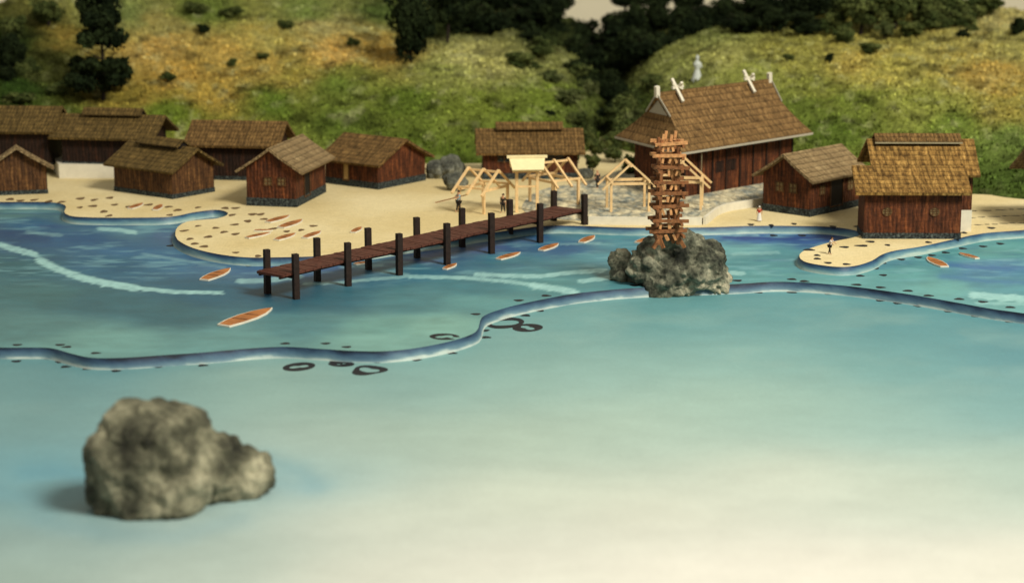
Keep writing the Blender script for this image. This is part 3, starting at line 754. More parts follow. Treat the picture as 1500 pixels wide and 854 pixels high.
# H6: hut with the gable and two small windows towards us, left of the pier
corner_house((362, 298), (434, 304), (477, 281), 'R', h=4.5, rise=2.0, label='red-brown hut with grey roof, two tiny gable windows and a dark doorway, nearest the pier', roof='roof_grey', base_h=.95, oe=1.15, og=.7,
             windows=(('left', .35, 2.5, .75, .75, WN), ('left', -1.25, 2.5, .75, .75, WN)), doors=(('front', -1.6, .8, 1.9, 3.0, 'dark_gap'),))
# H4
corner_house((168, 280), (253, 292), (314, 281), 'L', h=3.5, rise=1.9, label='front left brown hut with olive roof and raised ridge cap, beside the beached boats', roof='roof_olive', wall='plank_wall_brown', base_h=.55, cap=True, og=.9, oe=.9)
# H7
corner_house((477, 268), (554, 278), (623, 264), 'L', h=3.2, rise=2.2, label='long-roofed brown hut with small pale door, beside the grey boulders', base_h=.8, og=.8, oe=.9,
             doors=(('front', .2 * -4, .75, .75, 1.9, 'pale_door'),))
# H10
corner_house((1117, 310), (1186, 318), (1258, 303), 'R', h=4.4, rise=2.1, label='dark red hut with light brown roof between the shrine and the right-hand house', roof='roof_grey', base_h=.8, oe=1.0, og=.9,
             windows=(('left', .9, 2.5, .9, .9, WN), ('left', -.9, 2.5, .9, .9, WN), ('front', -2.6, 2.3, .8, .9, WN), ('front', 2.9, 2.2, 1.0, 1.2, WN)), doors=(('front', .2, .7, 2.3, 3.1, 'dark_gap'),))
# H1
corner_house((-110, 282), (-16, 287), (70, 278), 'L', h=3.4, rise=2.1, label='brown hut cut off by the left edge of the picture, nearest the water there', roof='roof_grey', wall='plank_wall_brown', base_h=.5, oe=.9, og=.9)
# H3 on its white terrace
blk = [at(px, py, 2.55) for px, py in ((86, 241), (250, 241), (262, 228), (76, 228))]
mb = MB().prism([(p.x, p.y) for p in blk], Z_SAND - .05, 2.55); tag(mb.build('terrace_block', 'white_card'), 'low white block terrace under the long hut at the back left', 'terrace')
front_house(92, 214, 239, -9, 8.0, z=2.56, h=3.5, rise=1.9, label='long dark hut with ridge cap standing on the white terrace, back left', roof='roof_olive', wall='plank_wall_dark', cap=True, base_h=.2, oe=1.0, og=1.4)
# H2
front_house(-50, 72, 243, -4, 8.0, z=2.0, h=4.6, rise=2.2, label='dark hut at the far left behind the others, roof touching the picture edge', roof='roof_olive', wall='plank_wall_dark', base_h=.3, oe=.9, og=.9)
# H5
front_house(282, 402, 263, -7, 7.5, h=4.6, rise=2.0, label='dark hut at the back, half hidden behind the grey-roofed hut', roof='roof_brown', wall='plank_wall_dark', base_h=.5, oe=1.0, og=.9)
# H8
front_house(708, 846, 263, 2, 8.0, h=3.6, rise=1.9, label='red hut with mossy roof and ridge cap below the green mound, behind the pale gate', roof='roof_brown', base_h=.75, cap=True, oe=1.1, og=.9,
            windows=(('front', -3.2, 2.2, 1.6, .9, 'base_stone'), ('front', 3.0, 2.2, 2.2, .9, 'base_stone')))
# H12 right edge
front_house(1542, 1690, 336, 4, 9.0, z=Z_SAND, h=5.6, rise=2.6, label='hut at the right picture edge, only the tip of its grey roof in view', roof='roof_grey', base_h=.6, oe=1.2, og=1.8)

# H11: house with a lower front annex, right
c11 = at(1265, 350, Z_SAND); ppm = proj(c11)[2]
yaw = RAD(-1.0); r11 = empty('wooden_house', (c11.x + 5.0, c11.y, Z_SAND), yaw, 'big house with two-step golden tiled roof and two round-patterned windows on the right-hand headland', 'house', 'brown wooden huts of the model village')
hw = 5.02; D1 = 4.2
MB().box(-hw - .05, hw + .05, -.06, D1, -.02, .62).build('foundation', 'base_stone', r11)
mb = MB()
def wallquad(mb, a_, b_, z0, z1, z2=None):
    z2 = z1 if z2 is None else z2; L_ = (Vector(b_) - Vector(a_)).length
    mb.face([(a_[0], a_[1], z0), (b_[0], b_[1], z0), (b_[0], b_[1], z2), (a_[0], a_[1], z1)], [(0, 0), (L_, 0), (L_, z2), (0, z1)])
wallquad(mb, (-hw, 0), (hw, 0), .6, 5.0); wallquad(mb, (hw, 0), (hw, D1), .6, 5.0, 6.4); wallquad(mb, (-hw, D1), (-hw, 0), .6, 6.4, 5.0)
mb.build('annex_wall', 'plank_wall', r11)
mb = MB(); mb.slab([(-6.1, -1.0, 5.0), (5.8, -1.0, 5.0), (6.1, 4.2, 7.05), (-5.85, 4.2, 7.05)], .32)
mb.build('annex_roof', 'roof_gold', r11)
MB().box(-2.4, 7.0, D1 + .05, D1 + 9.4, -.02, 2.3).build('foundation', 'white_card', r11)
mb = MB(); X0, X1, Y0, Y1 = -2.35, 6.95, D1 + .1, D1 + 9.3; YM = (Y0 + Y1) / 2
wallquad(mb, (X0, Y0), (X1, Y0), 2.25, 6.6); wallquad(mb, (X1, Y1), (X0, Y1), 2.25, 6.6)
for X_, s in ((X1, 1), (X0, -1)):
    a_, b_ = (Y0, Y1) if s > 0 else (Y1, Y0)
    mb.face([(X_, a_, 2.25), (X_, b_, 2.25), (X_, b_, 6.6), (X_, YM, 9.0), (X_, a_, 6.6)], [(0, 0), (9, 0), (9, 4), (4.5, 7), (0, 4)])
mb.build('wall', 'plank_wall', r11)
mb = MB(); e_ = 1.0
mb.slab([(X0 - 1.4, Y0 - e_, 6.15), (X1 + .6, Y0 - e_, 6.15), (X1 + .85, YM, 9.25), (X0 - 1.3, YM, 9.25)], .3)
mb.slab([(X1 + .6, Y1 + e_, 6.15), (X0 - 1.4, Y1 + e_, 6.15), (X0 - 1.3, YM, 9.25), (X1 + .85, YM, 9.25)], .3)
rf = mb.build('roof', 'roof_gold', r11)
mb = MB()
mb.slab([(-2.9, YM - 1.35, 9.12), (6.3, YM - 1.35, 9.12), (6.3, YM, 9.85), (-2.9, YM, 9.85)], .2)
mb.slab([(6.3, YM + 1.35, 9.12), (-2.9, YM + 1.35, 9.12), (-2.9, YM, 9.85), (6.3, YM, 9.85)], .2)
cp = mb.build('ridge_cap', 'roof_brown', rf)
MB().box(-2.7, 6.1, YM - .9, YM + .9, 8.9, 9.3).build('ridge_vent', 'dark_gap', rf)
MB().bar((-2.95, YM - 1.4, 8.98), (6.35, YM - 1.4, 8.98), .14, .16).build('gutter', 'metal_wire', cp)
for x in (-2.65, 2.25):
    wn = MB()
    n = 20
    for k_ in range(n):
        a0, a1 = 2 * math.pi * k_ / n, 2 * math.pi * (k_ + 1) / n
        wn.face([(x, -.055, 2.85), (x + .48 * math.cos(a0), -.055, 2.85 + .42 * math.sin(a0)), (x + .48 * math.cos(a1), -.055, 2.85 + .42 * math.sin(a1))])
    wo = wn.build('window', WN, r11)
    fr = MB()
    for k_ in range(n):
        a0, a1 = 2 * math.pi * k_ / n, 2 * math.pi * (k_ + 1) / n
        fr.bar((x + .5 * math.cos(a0), -.06, 2.85 + .44 * math.sin(a0)), (x + .5 * math.cos(a1), -.06, 2.85 + .44 * math.sin(a1)), .07)
    for k_ in (-.25, .05, .3): fr.bar((x - .4, -.07, 2.85 + k_), (x + .4, -.07, 2.85 + k_ * .6), .06)
    for k_ in (-.2, .2): fr.bar((x + k_, -.075, 2.5), (x + k_, -.075, 3.2), .06)
    fr.build('frame', 'plank_wall_brown', wo)

# ------------------------------------------------------------------ the shrine
C9 = at(1001, 289, Z_TER); r9 = RAD(45); KX, KY = math.cos(RAD(71)), math.sin(RAD(71)); a9, b9 = 11.4, 20.2
U9 = Vector((math.cos(r9), math.sin(r9), 0)); V9 = Vector((math.cos(r9 + RAD(71)), math.sin(r9 + RAD(71)), 0))
c9 = C9 + U9 * b9 / 2 + V9 * a9 / 2
SH = empty('shrine_hall', c9, r9, 'large shrine hall with steep brown hipped roof and white crossed finials on its ridge', 'shrine')
hx, hy = b9 / 2, a9 / 2; hh = 6.0
mb = MB()
wallquad(mb, (-hx, -hy), (hx, -hy), .0, hh); wallquad(mb, (hx, -hy), (hx, hy), 0, hh); wallquad(mb, (hx, hy), (-hx, hy), 0, hh); wallquad(mb, (-hx, hy), (-hx, -hy), 0, hh)
mb.build('wall', 'plank_wall', SH)
# corner posts and panels of the front wall
for k_ in range(9):
    x = -hx + .1 + (b9 - .2) * k_ / 8
    MB().box(x - .14, x + .14, -hy - .12, -hy + .02, 0, hh).build('wall_post', 'plank_wall_dark', SH)
for x in (-hx + 6.4, -hx + 8.6):
    w_ = MB().box(x - .75, x + .75, -hy - .06, -hy + .02, 2.2, 3.5).build('window', 'plank_wall_dark', SH)
ex, ey = hx + 2.1, hy + 2.0; ze = hh - .45; zr = 11.2; rx = ex - 1.9; zg = 8.9; gy = 0.0
# slopes: concave profile from eave to ridge; hips at both ends up to zg, small gables above
def prof_y(z_): # half depth at height z
    t_ = (z_ - ze) / (zr - ze); return ey * (1 - t_) ** 1.12
def prof_x(z_):
    t_ = min((z_ - ze) / (zg - ze), 1); return ex - (ex - (rx - .2)) * (t_ ** .85)
zs = [ze, ze + 1.1, ze + 2.3, zg, 9.7, 10.6, zr]
mb = MB(); th = .3
for s in (-1, 1):
    sl = 0
    for z0, z1 in zip(zs[:-1], zs[1:]):
        x0 = prof_x(z0) if z0 < zg else rx + (z0 - zg) * .12; x1 = prof_x(z1) if z1 < zg else rx + (z1 - zg) * .12
        y0, y1 = prof_y(z0), prof_y(z1)
        q = [Vector((-x0, s * y0, z0)), Vector((x0, s * y0, z0)), Vector((x1, s * y1, z1)), Vector((-x1, s * y1, z1))]
        ln_ = math.hypot(y0 - y1, z1 - z0)
        uv = [(-x0, sl), (x0, sl), (x1, sl + ln_), (-x1, sl + ln_)]
        if s > 0: q = [q[1], q[0], q[3], q[2]]
        mb.face(q, uv); sl += ln_
for s in (-1, 1):
    sl = 0
    for z0, z1 in zip(zs[:3], zs[1:4]):
        x0, x1 = prof_x(z0), (prof_x(z1) if z1 < zg else rx); y0, y1 = prof_y(z0), prof_y(z1)
        q = [Vector((s * x0, s * -y0, z0)), Vector((s * x0, s * y0, z0)), Vector((s * x1, s * y1, z1)), Vector((s * x1, s * -y1, z1))]
        ln_ = math.hypot(x0 - x1, z1 - z0)
        mb.face(q, [(-y0, sl), (y0, sl), (y1, sl + ln_), (-y1, sl + ln_)]); sl += ln_
roof = mb.build('roof', 'roof_shrine', SH, merge=False)
md = roof.modifiers.new('Solid', 'SOLIDIFY'); md.thickness = .3; md.offset = -1
mb = MB()
for s in (-1, 1):
    X_ = rx - .05
    q = [(s * X_, -s * (prof_y(zg) - .2), zg), (s * X_, s * (prof_y(zg) - .2), zg), (s * X_, 0, zr - .2)]
    mb = MB(); mb.face(q); mb.build('gable_panel', 'gable_card', SH)
mb = MB(); zz = ze - .12
for a_, b_ in (((-ex, -ey), (ex, -ey)), ((ex, -ey), (ex, ey)), ((ex, ey), (-ex, ey)), ((-ex, ey), (-ex, -ey))):
    mb.bar((a_[0], a_[1], zz), (b_[0], b_[1], zz), .14, .24)
mb.build('eave_board', 'gable_card', SH)
mb = MB()
for s in (-1, 1):                              # bargeboards of the left/right gable
    for t_ in (-1, 1):
        mb = MB(); mb.bar((s * (rx + .05), t_ * prof_y(zg), zg), (s * (rx + .35), 0, zr + .1), .12, .22); mb.build('bargeboard', 'gable_card', SH)
MB().bar((-rx - .3, 0, zr + .02), (rx + .3, 0, zr + .02), .5, .35).build('ridge_beam', 'roof_shrine', SH)
for x in (-rx + 3.1, rx - 4.2):
    mb = MB(); mb.bar((x, -1.6, zr - .95), (x - .1, .9, zr + 1.45), .42, .26); mb.bar((x + .45, 1.5, zr - .9), (x + .45, -.7, zr + 1.15), .42, .26)
    mb.bar((x - .8, -.1, zr + .55), (x + 1.3, .1, zr + .6), .34, .3); mb.bar((x + .9, -.4, zr + .35), (x - .5, .2, zr + 1.0), .26, .2)
    mb.build('crossed_finial', 'white_card', SH)
for x, s in ((-rx - .25, -1), (rx + .05, 1)):
    mb = MB(); mb.bar((x, 0, zr - .3), (x - .15, -.1, zr + .95), .6, .55); mb.build('ridge_ornament', 'white_card', SH)
MB().tube((-hx + 1.9, -hy - 1.5, 0), (-hx + 1.9, -hy - 1.5, hh - .6), .06).build('eave_prop', 'metal_wire', SH)

for ch in SH.children:
    ch.data.transform(Matrix(((1, KX, 0, 0), (0, KY, 0, 0), (0, 0, 1, 0), (0, 0, 0, 1))))
# ------------------------------------------------------------------ open timber frames
def frame_hut(loc, rz, L, Wd, h, rise, nraft, label, th=.22, sides=True):
    r = empty('timber_frame', loc, rz, label, 'shelter', 'unroofed balsa frames of open shelters')
    hx, hy = L / 2, Wd / 2
    for x in (-hx, hx):
        for y in (-hy, hy): MB().box(x - th * .6, x + th * .6, y - th * .6, y + th * .6, 0, h).build('post', 'balsa', r)
    MB().bar((-hx - .5, -hy, h + th / 2), (hx + .5, -hy, h + th / 2), th * 1.2, th).build('wall_plate', 'balsa', r)
    MB().bar((-hx - .5, hy, h + th / 2), (hx + .5, hy, h + th / 2), th * 1.2, th).build('wall_plate', 'balsa', r)
    for x in (-hx, hx): MB().bar((x, -hy, h - th * .55), (x, hy, h - th * .55), th, th * 1.3).build('tie_beam', 'balsa', r)
    MB().bar((-hx - .6, 0, h + rise), (hx + .6, 0, h + rise), th, th).build('ridge_pole', 'balsa', r)
    sl = rise / hy
    for k_ in range(nraft):
        x = -hx - .35 + (L + .7) * k_ / (nraft - 1)
        for s in (-1, 1):
            MB().bar((x, 0, h + rise + th * .95), (x, s * (hy + 1.0), h - sl * 1.0 + th * 1.0), th * 1.15, th * .9).build('rafter', 'balsa', r)
    return r
p = at(712, 312, Z_SAND)
frame_hut((p.x - .3, p.y + 2, Z_SAND), RAD(-33), 3.3, 4.8, 2.7, 1.75, 3, 'leftmost bare balsa shelter frame, on the sand by the man with a pole')
p = at(812, 302, Z_SAND)
frame_hut((p.x, p.y + 2, Z_SAND), RAD(36), 3.3, 4.8, 2.9, 1.9, 3, 'bare balsa shelter frame on the cobbles at the head of the pier')
p = at(921, 311, Z_TER)
frame_hut((p.x, p.y + 1.9, Z_TER), RAD(96), 3.0, 4.2, 3.2, 1.9, 2, 'bare balsa frame on the cobbles, left of the log tower')
p = at(1003, 308, Z_TER)
frame_hut((p.x - .1, p.y + 1.9, Z_TER), RAD(82), 3.0, 4.2, 3.2, 1.9, 2, 'bare balsa frame half hidden by the log tower')
# roofed gate
p = at(772, 308, Z_SAND + .4)
gt = empty('roofed_gate', (p.x, p.y + 1.0, Z_SAND), RAD(5), 'slim balsa gate with pale plank roof rising between two bare frames', 'gate')
for x in (-1.15, 1.15):
    MB().box(x - .16, x + .16, -.16, .16, 0, 5.0).build('post', 'balsa', gt)
MB().bar((-1.6, 0, 4.6), (1.6, 0, 4.6), .25, .25).build('lintel', 'balsa', gt)
MB().bar((-1.15, 0, 2.9), (1.15, 0, 2.9), .2, .2).build('tie_beam', 'balsa', gt)
mb = MB(); mb.slab([(-1.75, -1.5, 5.0), (1.75, -1.5, 5.0), (2.0, .0, 6.2), (-2.0, .0, 6.2)], .2); mb.slab([(1.75, 1.5, 5.0), (-1.75, 1.5, 5.0), (-2.0, .0, 6.2), (2.0, .0, 6.2)], .2)
mb.bar((-2.25, 0, 6.25), (2.25, 0, 6.25), .4, .28)
mb.build('roof', 'balsa_pale', gt)

# ------------------------------------------------------------------ pier
fr_px = [(434, 438), (510, 419), (585, 403), (655, 388), (720, 371.5), (791, 355.5), (856, 340)]
re_px = [(392, 430), (465, 412), (540, 395), (611, 378), (677, 362), (747, 348), (811, 334)]
FP = [at(x, y, 0) for x, y in fr_px]; RP = [at(x, y, 0) for x, y in re_px]
pier = empty('pier', (0, 0, 0), 0, 'long dark brown plank pier on square posts running out over the painted water', 'pier')
deckz = 2.45
deckzs = [2.35, 2.4, 2.45, 2.5, 2.5, 2.5, 2.5]
for i, p in enumerate(FP + RP):
    hgt = 4.15
    a_ = random.uniform(-.05, .05)
    MB().box(-.27, .27, -.27, .27, 0, hgt + random.uniform(-.08, .08), Matrix.Translation(p) @ Matrix.Rotation(.5 + a_, 4, 'Z') @ Matrix.Rotation(random.uniform(-.012, .012), 4, 'X')).build('pier_post', 'post_brown', pier)
for a_, b_ in zip(FP, RP):
    MB().bar(a_ + Vector((0, 0, deckz - .42)), b_ + Vector((0, 0, deckz - .42)), .28, .3).build('cross_beam', 'post_brown', pier)
# deck edges as polylines inside the post rows
def off(P, Q, k_): return [p.lerp(q, k_) for p, q in zip(P, Q)]
u0 = (FP[0] - FP[1]).normalized()
E1 = off(FP, RP, .06); E2 = off(FP, RP, .94)
E1 = [E1[0] + u0 * 1.6] + E1; E2 = [E2[0] + u0 * 1.6 + Vector((0, 0, 0))] + E2
def along(E, t_):
    n = len(E) - 1; f_ = min(t_ * n, n - 1e-6); i = int(f_); return E[i].lerp(E[i + 1], f_ - i)
nb = 92
mb = MB()
for k_ in range(nb):
    t0, t1 = k_ / nb, (k_ + .93) / nb; dz = deckz + random.uniform(-.03, .03); j0, j1 = random.uniform(-.012, .012), random.uniform(-.012, .012)
    q = [along(E1, t0), along(E1, t1), along(E2, t1), along(E2, t0)]
    q = [Vector((v_.x, v_.y, dz)) for v_ in q]
    q[0] = q[0].lerp(q[3], j0); q[1] = q[1].lerp(q[2], j0); o_ = random.uniform(0, 50)
    mb.face(q, [(o_, 0), (o_ + .5, 0), (o_ + .5, 6), (o_, 6)])
    b = [v_ - Vector((0, 0, .22)) for v_ in q]; mb.face(b[::-1])
    for i in range(4): mb.face([q[(i + 1) % 4], q[i], b[i], b[(i + 1) % 4]])
mb.build('deck', 'deck_wood', pier)
for E_ in (off(E1, E2, .1), off(E1, E2, .9)):
    mb = MB()
    for a_, b_ in zip(E_[:-1], E_[1:]): mb.bar(Vector((a_.x, a_.y, deckz - .32)), Vector((b_.x, b_.y, deckz - .32)), .2, .2)
    mb.build('stringer', 'post_brown', pier)

# ------------------------------------------------------------------ rocks
def rock(name, balls, mat, label, seed, amp=.5, parent=None, voxel=.16, group=None, zmin=None, fine=.3):
    """balls: (centre, (rx,ry,rz)); fused, roughened, one mesh"""
    bm = bmesh.new()
    for c, rr in balls:
        r_ = bmesh.ops.create_icosphere(bm, subdivisions=4, radius=1)
        for v_ in r_['verts']: v_.co = Vector((v_.co.x * rr[0], v_.co.y * rr[1], v_.co.z * rr[2])) + Vector(c)
    me = bpy.data.meshes.new(name); bm.to_mesh(me); bm.free()
    o = bpy.data.objects.new(name, me); COL.objects.link(o)
    md = o.modifiers.new('r', 'REMESH'); md.mode = 'VOXEL'; md.voxel_size = voxel
    dg = bpy.context.evaluated_depsgraph_get(); me2 = bpy.data.meshes.new_from_object(o.evaluated_get(dg)); o.modifiers.clear(); o.data = me2
    bpy.data.meshes.remove(me); me2.name = name
    bm = bmesh.new(); bm.from_mesh(me2)
    for _ in range(3): bmesh.ops.smooth_vert(bm, verts=bm.verts, factor=.6)
    bm.normal_update()
    S = Vector((seed * 3.1, seed * 1.7, 0)); dis = []
    for v_ in bm.verts:
        p = v_.co
        q = p * .42 + S
        cell = noise.voronoi(p * .38 + S + Vector((noise.noise(p * .5), noise.noise(p * .5 + S), 0)) * .5)[0]
        f1 = (cell[1] - cell[0])
        d = (noise.fractal(q, 1.0, 2.0, 4) * .9 + (min(f1, .6) - .3) * 1.3) * amp
        d += noise.fractal(p * 1.5 + S, .9, 2.1, 5) * amp * fine
        d -= max(0, noise.ridged_multi_fractal(p * .55 + S * 2, .9, 2.0, 3, 1.0, 2.0) - 1.2) * amp * .55
        dis.append(v_.normal * d)
    for v_, d in zip(bm.verts, dis):
        v_.co += d
        if zmin is not None and v_.co.z < zmin: v_.co.z = zmin
    for f in bm.faces: f.smooth = True
    bm.to_mesh(me2); bm.free(); me2.materials.clear(); me2.materials.append(MATS[mat])
    tag(o, label, 'rock', group); return o
# front rock
b = at(232, 735, Z_LOW)
o = rock('rock', [((-.2, 0, 3.0), (3.9, 3.1, 4.0)), ((-2.2, -.5, 2.4), (2.2, 2.6, 4.0)), ((3.0, .8, 2.2), (2.2, 1.9, 2.6)), ((.6, .5, 4.4), (2.9, 2.4, 2.6)), ((-1.6, .2, 4.3), (2.3, 2.1, 2.3)), ((.2, -1.6, 1.2), (3.6, 1.9, 2.6)),
              ((2.2, .4, 2.6), (2.4, 2.0, 3.0)), ((3.6, 1.4, 1.5), (2.4, 1.9, 2.2)), ((5.4, 2.4, 1.3), (1.9, 1.7, 1.9)), ((4.4, 2.0, 1.2), (2.2, 1.8, 2.2)), ((3.7, 1.2, 2.7), (1.9, 1.7, 1.9)), ((-3.0, -.2, 1.6), (1.6, 2.2, 2.6))], 'rock_tan',
         'large blurred tan rock standing alone in the pale foreground sea', 3, amp=.46, zmin=0, fine=.12)
o.location = (b.x, b.y - .5, Z_LOW)
# middle rock
b = at(997, 436, Z_LOW)
o = rock('rock', [((-2.5, .6, 2.2), (2.4, 2.4, 2.9)), ((0, .8, 3.0), (2.6, 2.2, 2.9)), ((2.3, .8, 2.6), (2.5, 2.3, 2.6)), ((3.2, .4, 1.6), (1.7, 2.0, 2.2)), ((-.2, -.3, 1.6), (4.2, 2.0, 2.2)), ((-.8, 1.5, 4.0), (1.6, 1.5, 1.6)),
              ((-5.7, 2.6, 2.5), (1.15, 1.1, 1.35)), ((-5.0, 2.2, 1.5), (.9, .9, 1.2)), ((1.5, 1.2, 4.3), (2.0, 1.4, 1.0))], 'rock_green',
         'grey-green rock in mid water carrying the log tower', 6, amp=.75, zmin=0, voxel=.13, fine=.26)
o.location = (b.x, b.y + 1.9, Z_LOW); ROCK = o
for (px, py), balls, sd, lb in (((640, 262), [((0, 0, .9), (1.5, 1.3, 1.5)), ((1.0, .4, .8), (1.0, 1.0, 1.1))], 11, 'left grey boulder beside the long-roofed hut'),
                            ((( 668, 280)), [((0, 0, .8), (1.5, 1.2, 1.4)), ((-.7, .5, .9), (1.0, 1.0, 1.1))], 12, 'nearest grey boulder, in front of its two neighbours by the green mound'),
                            (((660, 262)), [((0, 0, 1.2), (1.6, 1.4, 1.9)), ((.6, .6, .8), (1.2, 1.0, 1.5))], 13, 'tallest of the three grey boulders below the green mound')):
    b = at(px, py, Z_SAND); o = rock('boulder', balls, 'rock_grey', lb, sd, amp=.4, zmin=0, voxel=.14, group='grey boulders by the hut'); o.location = (b.x, b.y + .8, Z_SAND)
b = at(857, 262, Z_SAND); o = rock('boulder', [((0, 0, .5), (1.0, .8, .8))], 'rock_grey', 'small dark boulder at the right corner of the mossy-roofed red hut', 15, amp=.25, zmin=0, voxel=.12); o.location = (b.x, b.y + .4, Z_SAND)

# ------------------------------------------------------------------ log tower
b = at_d(977, 356, 189.5)
tw = empty('log_tower', b, RAD(6), 'tall square tower of stacked brown logs standing on the rock', 'tower')
TH_ = 9.9
for x in (-.85, .85):
    for y in (-.85, .85):
        MB().bar((x * 1.02, y, 0), (x * .92, y, TH_), .27).build('corner_post', 'tower_wood', tw)
for k_ in range(8):
    x, y = random.uniform(-.6, .6), random.uniform(-.6, .6)
    z0 = random.uniform(-.2, 7.4)
    MB().bar((x, y, z0), (x + random.uniform(-.4, .4), y + random.uniform(-.3, .3), z0 + random.uniform(1.2, 2.2)), .24).build('inner_stick', 'tower_wood_light' if k_ % 3 else 'tower_wood', tw)
rows = [338, 321, 301, 282, 264.5, 244, 226, 209]
for i, yy in enumerate(rows):
    z = (356 - yy) / 15.4
    w = 1.7 - .03 * i
    lt = 'tower_wood_light' if i >= 6 else 'tower_wood'
    for y in (-1.0, 1.0):
        j = random.uniform(-.2, .2)
        MB().bar((-w + j, y + random.uniform(-.15, .15), z + random.uniform(-.12, .12)), (w + j + random.uniform(-.15, .3), y + random.uniform(-.15, .15), z + random.uniform(-.14, .16)), .28, .3).build('log', lt, tw)
    for x in (-1.15, 1.15):
        j = random.uniform(-.2, .2)
        MB().bar((x + random.uniform(-.1, .1), -w - .1 + j, z - .26), (x + random.uniform(-.1, .1), w + j, z - .24), .26, .24).build('log', 'tower_wood', tw)
    for q_ in range(3):
        x_ = random.uniform(-.9, .9); MB().bar((x_, -.95, z - .75), (x_ + random.uniform(-.35, .35), -.9, z - .2), .22).build('inner_stick', 'tower_wood_light', tw)
    if i % 2: MB().bar((-w * .9, 0, z - .6), (w * .8, .3, z - .55), .26).build('log', 'tower_wood', tw)
for x, y, l_ in ((-.7, -.8, .6), (.1, -.5, .5), (.6, .2, .75), (-.2, .7, .7)):
    MB().bar((x, y, TH_ - .2), (x + .1, y, TH_ + l_ - .1), .26).build('top_stick', 'tower_wood_light', tw)
for x0, x1 in ((-1.5, -.4), (1.5, .6), (-.5, -1.1)):
    MB().bar((x0, -1.0, -.3), (x1, -.7, 1.3), .3).build('foot_prop', 'tower_wood', tw)

# ------------------------------------------------------------------ boats
def make_boat():
    r = empty('rowing_boat', (0, 0, 0), 0, 'boat', 'boat', 'flat brown boats with white edges')
    # outline along x (length 1 -> 2 units): pointed bow at +x, blunt stern
    o_ = [(-1, -.17), (-.96, .17), (-.55, .25), (0, .28), (.5, .21), (.85, .08), (1, -.02), (.8, -.11), (.45, -.22), (0, -.28), (-.55, -.25)][::-1]
    MB().prism(o_, 0, .085).build('hull', 'boat_side', r)
    i_ = [(x * .95, y * .86) for x, y in o_]
    MB().prism(i_, .08, .1).build('deck', 'boat_top', r)
    MB().box(-.35, -.29, -.19, .19, .1, .12).build('thwart', 'tower_wood', r); MB().box(.12, .18, -.18, .18, .1, .12).build('thwart', 'tower_wood', r)
    return r
boat0 = make_boat(); first = True
boats = [ # x, y, z, image length, image angle (dx, dy of the bow from centre, px), label
 (363, 465.5, 0, (44, -13), 5.8, 'largest brown boat, afloat nearest us in front of the pier end'),
 (318, 403, 0, (24, -8.5), 5.0, 'brown boat afloat left of the pier end, near the sandy headland'),
 (660, 391.5, 0, (11, -4), 4.4, 'small boat under the pier beside the middle front post'),
 (746, 376, 0, (20, -5), 4.0, 'brown boat afloat just in front of the pier, below its right half'),
 (805, 363, 0, (16, -5), 4.0, 'brown boat between the pier and the boat nearest the terrace wall'),
 (861, 351.5, 0, (12, -5), 4.0, 'short brown boat afloat below the right end of the pier'),
 (948, 352, 0, (18, -5), 3.2, 'boat half hidden by the foot of the log tower'),
 (1371, 385, 0, (-16, -7), 3.6, 'brown boat off the right-hand headland, the left one of two'),
 (1418, 376, 0, (-17, -4), 3.6, 'brown boat off the right-hand headland, the right one of two'),
 (532, 386.5, 0, (16, -2), 3.0, 'boat seen under the pier by the second pair of posts'),
 (642, 363.5, 0, (18, -1), 3.0, 'pale boat behind the pier where beach meets water'),
 (704, 346, 0, (12, -2), 3.0, 'little boat behind the pier deck towards the land end'),
 (408, 322, Z_SAND, (20, -5), 3.2, 'topmost boat of the group lying on the beach, above the others'),
 (427, 329, Z_SAND, (20, -6), 2.8, 'narrow boat on the beach just below the topmost one'),
 (379, 346, Z_SAND, (22, -4), 3.0, 'leftmost reddish boat of the group on the beach'),
 (419, 348, Z_SAND, (18, -5), 3.2, 'lowest boat in the middle of the group on the beach'),
 (458, 345, Z_SAND, (15, -5), 3.2, 'boat on the beach behind the second rear post of the pier'),
 (386, 339, Z_SAND, (17, 0), 1.8, 'thin greenish-brown boat on the beach above the leftmost reddish one'),
 (523, 338, Z_SAND, (8, -4), 3.4, 'lone little boat on the sand behind the middle of the pier'),
 (200, 303, Z_SAND, (12, -4), 3.6, 'reddish boat on the sand right below the front left hut'),
 (232, 305, Z_SAND, (6, -4), 3.6, 'small reddish boat drawn up next to the inlet below the front left hut'),
]
for px, py, z, (dx, dy), wd, lb in boats:
    bt = boat0 if first else copy_tree(boat0); first = False
    a_ = at(px, py, z); q = at(px + dx * .8, py + dy * 1.0, z); v_ = q - a_; L_ = v_.length
    # keep foreshortened boats within believable proportions
    pm = proj(a_)[2]
    bt.location = (a_.x, a_.y, z + .01); bt.rotation_euler = (0, 0, math.atan2(v_.y, v_.x))
    bt.scale = (L_, max(L_ * 1.0, 1.5), 1.7)
    bt['label'] = lb

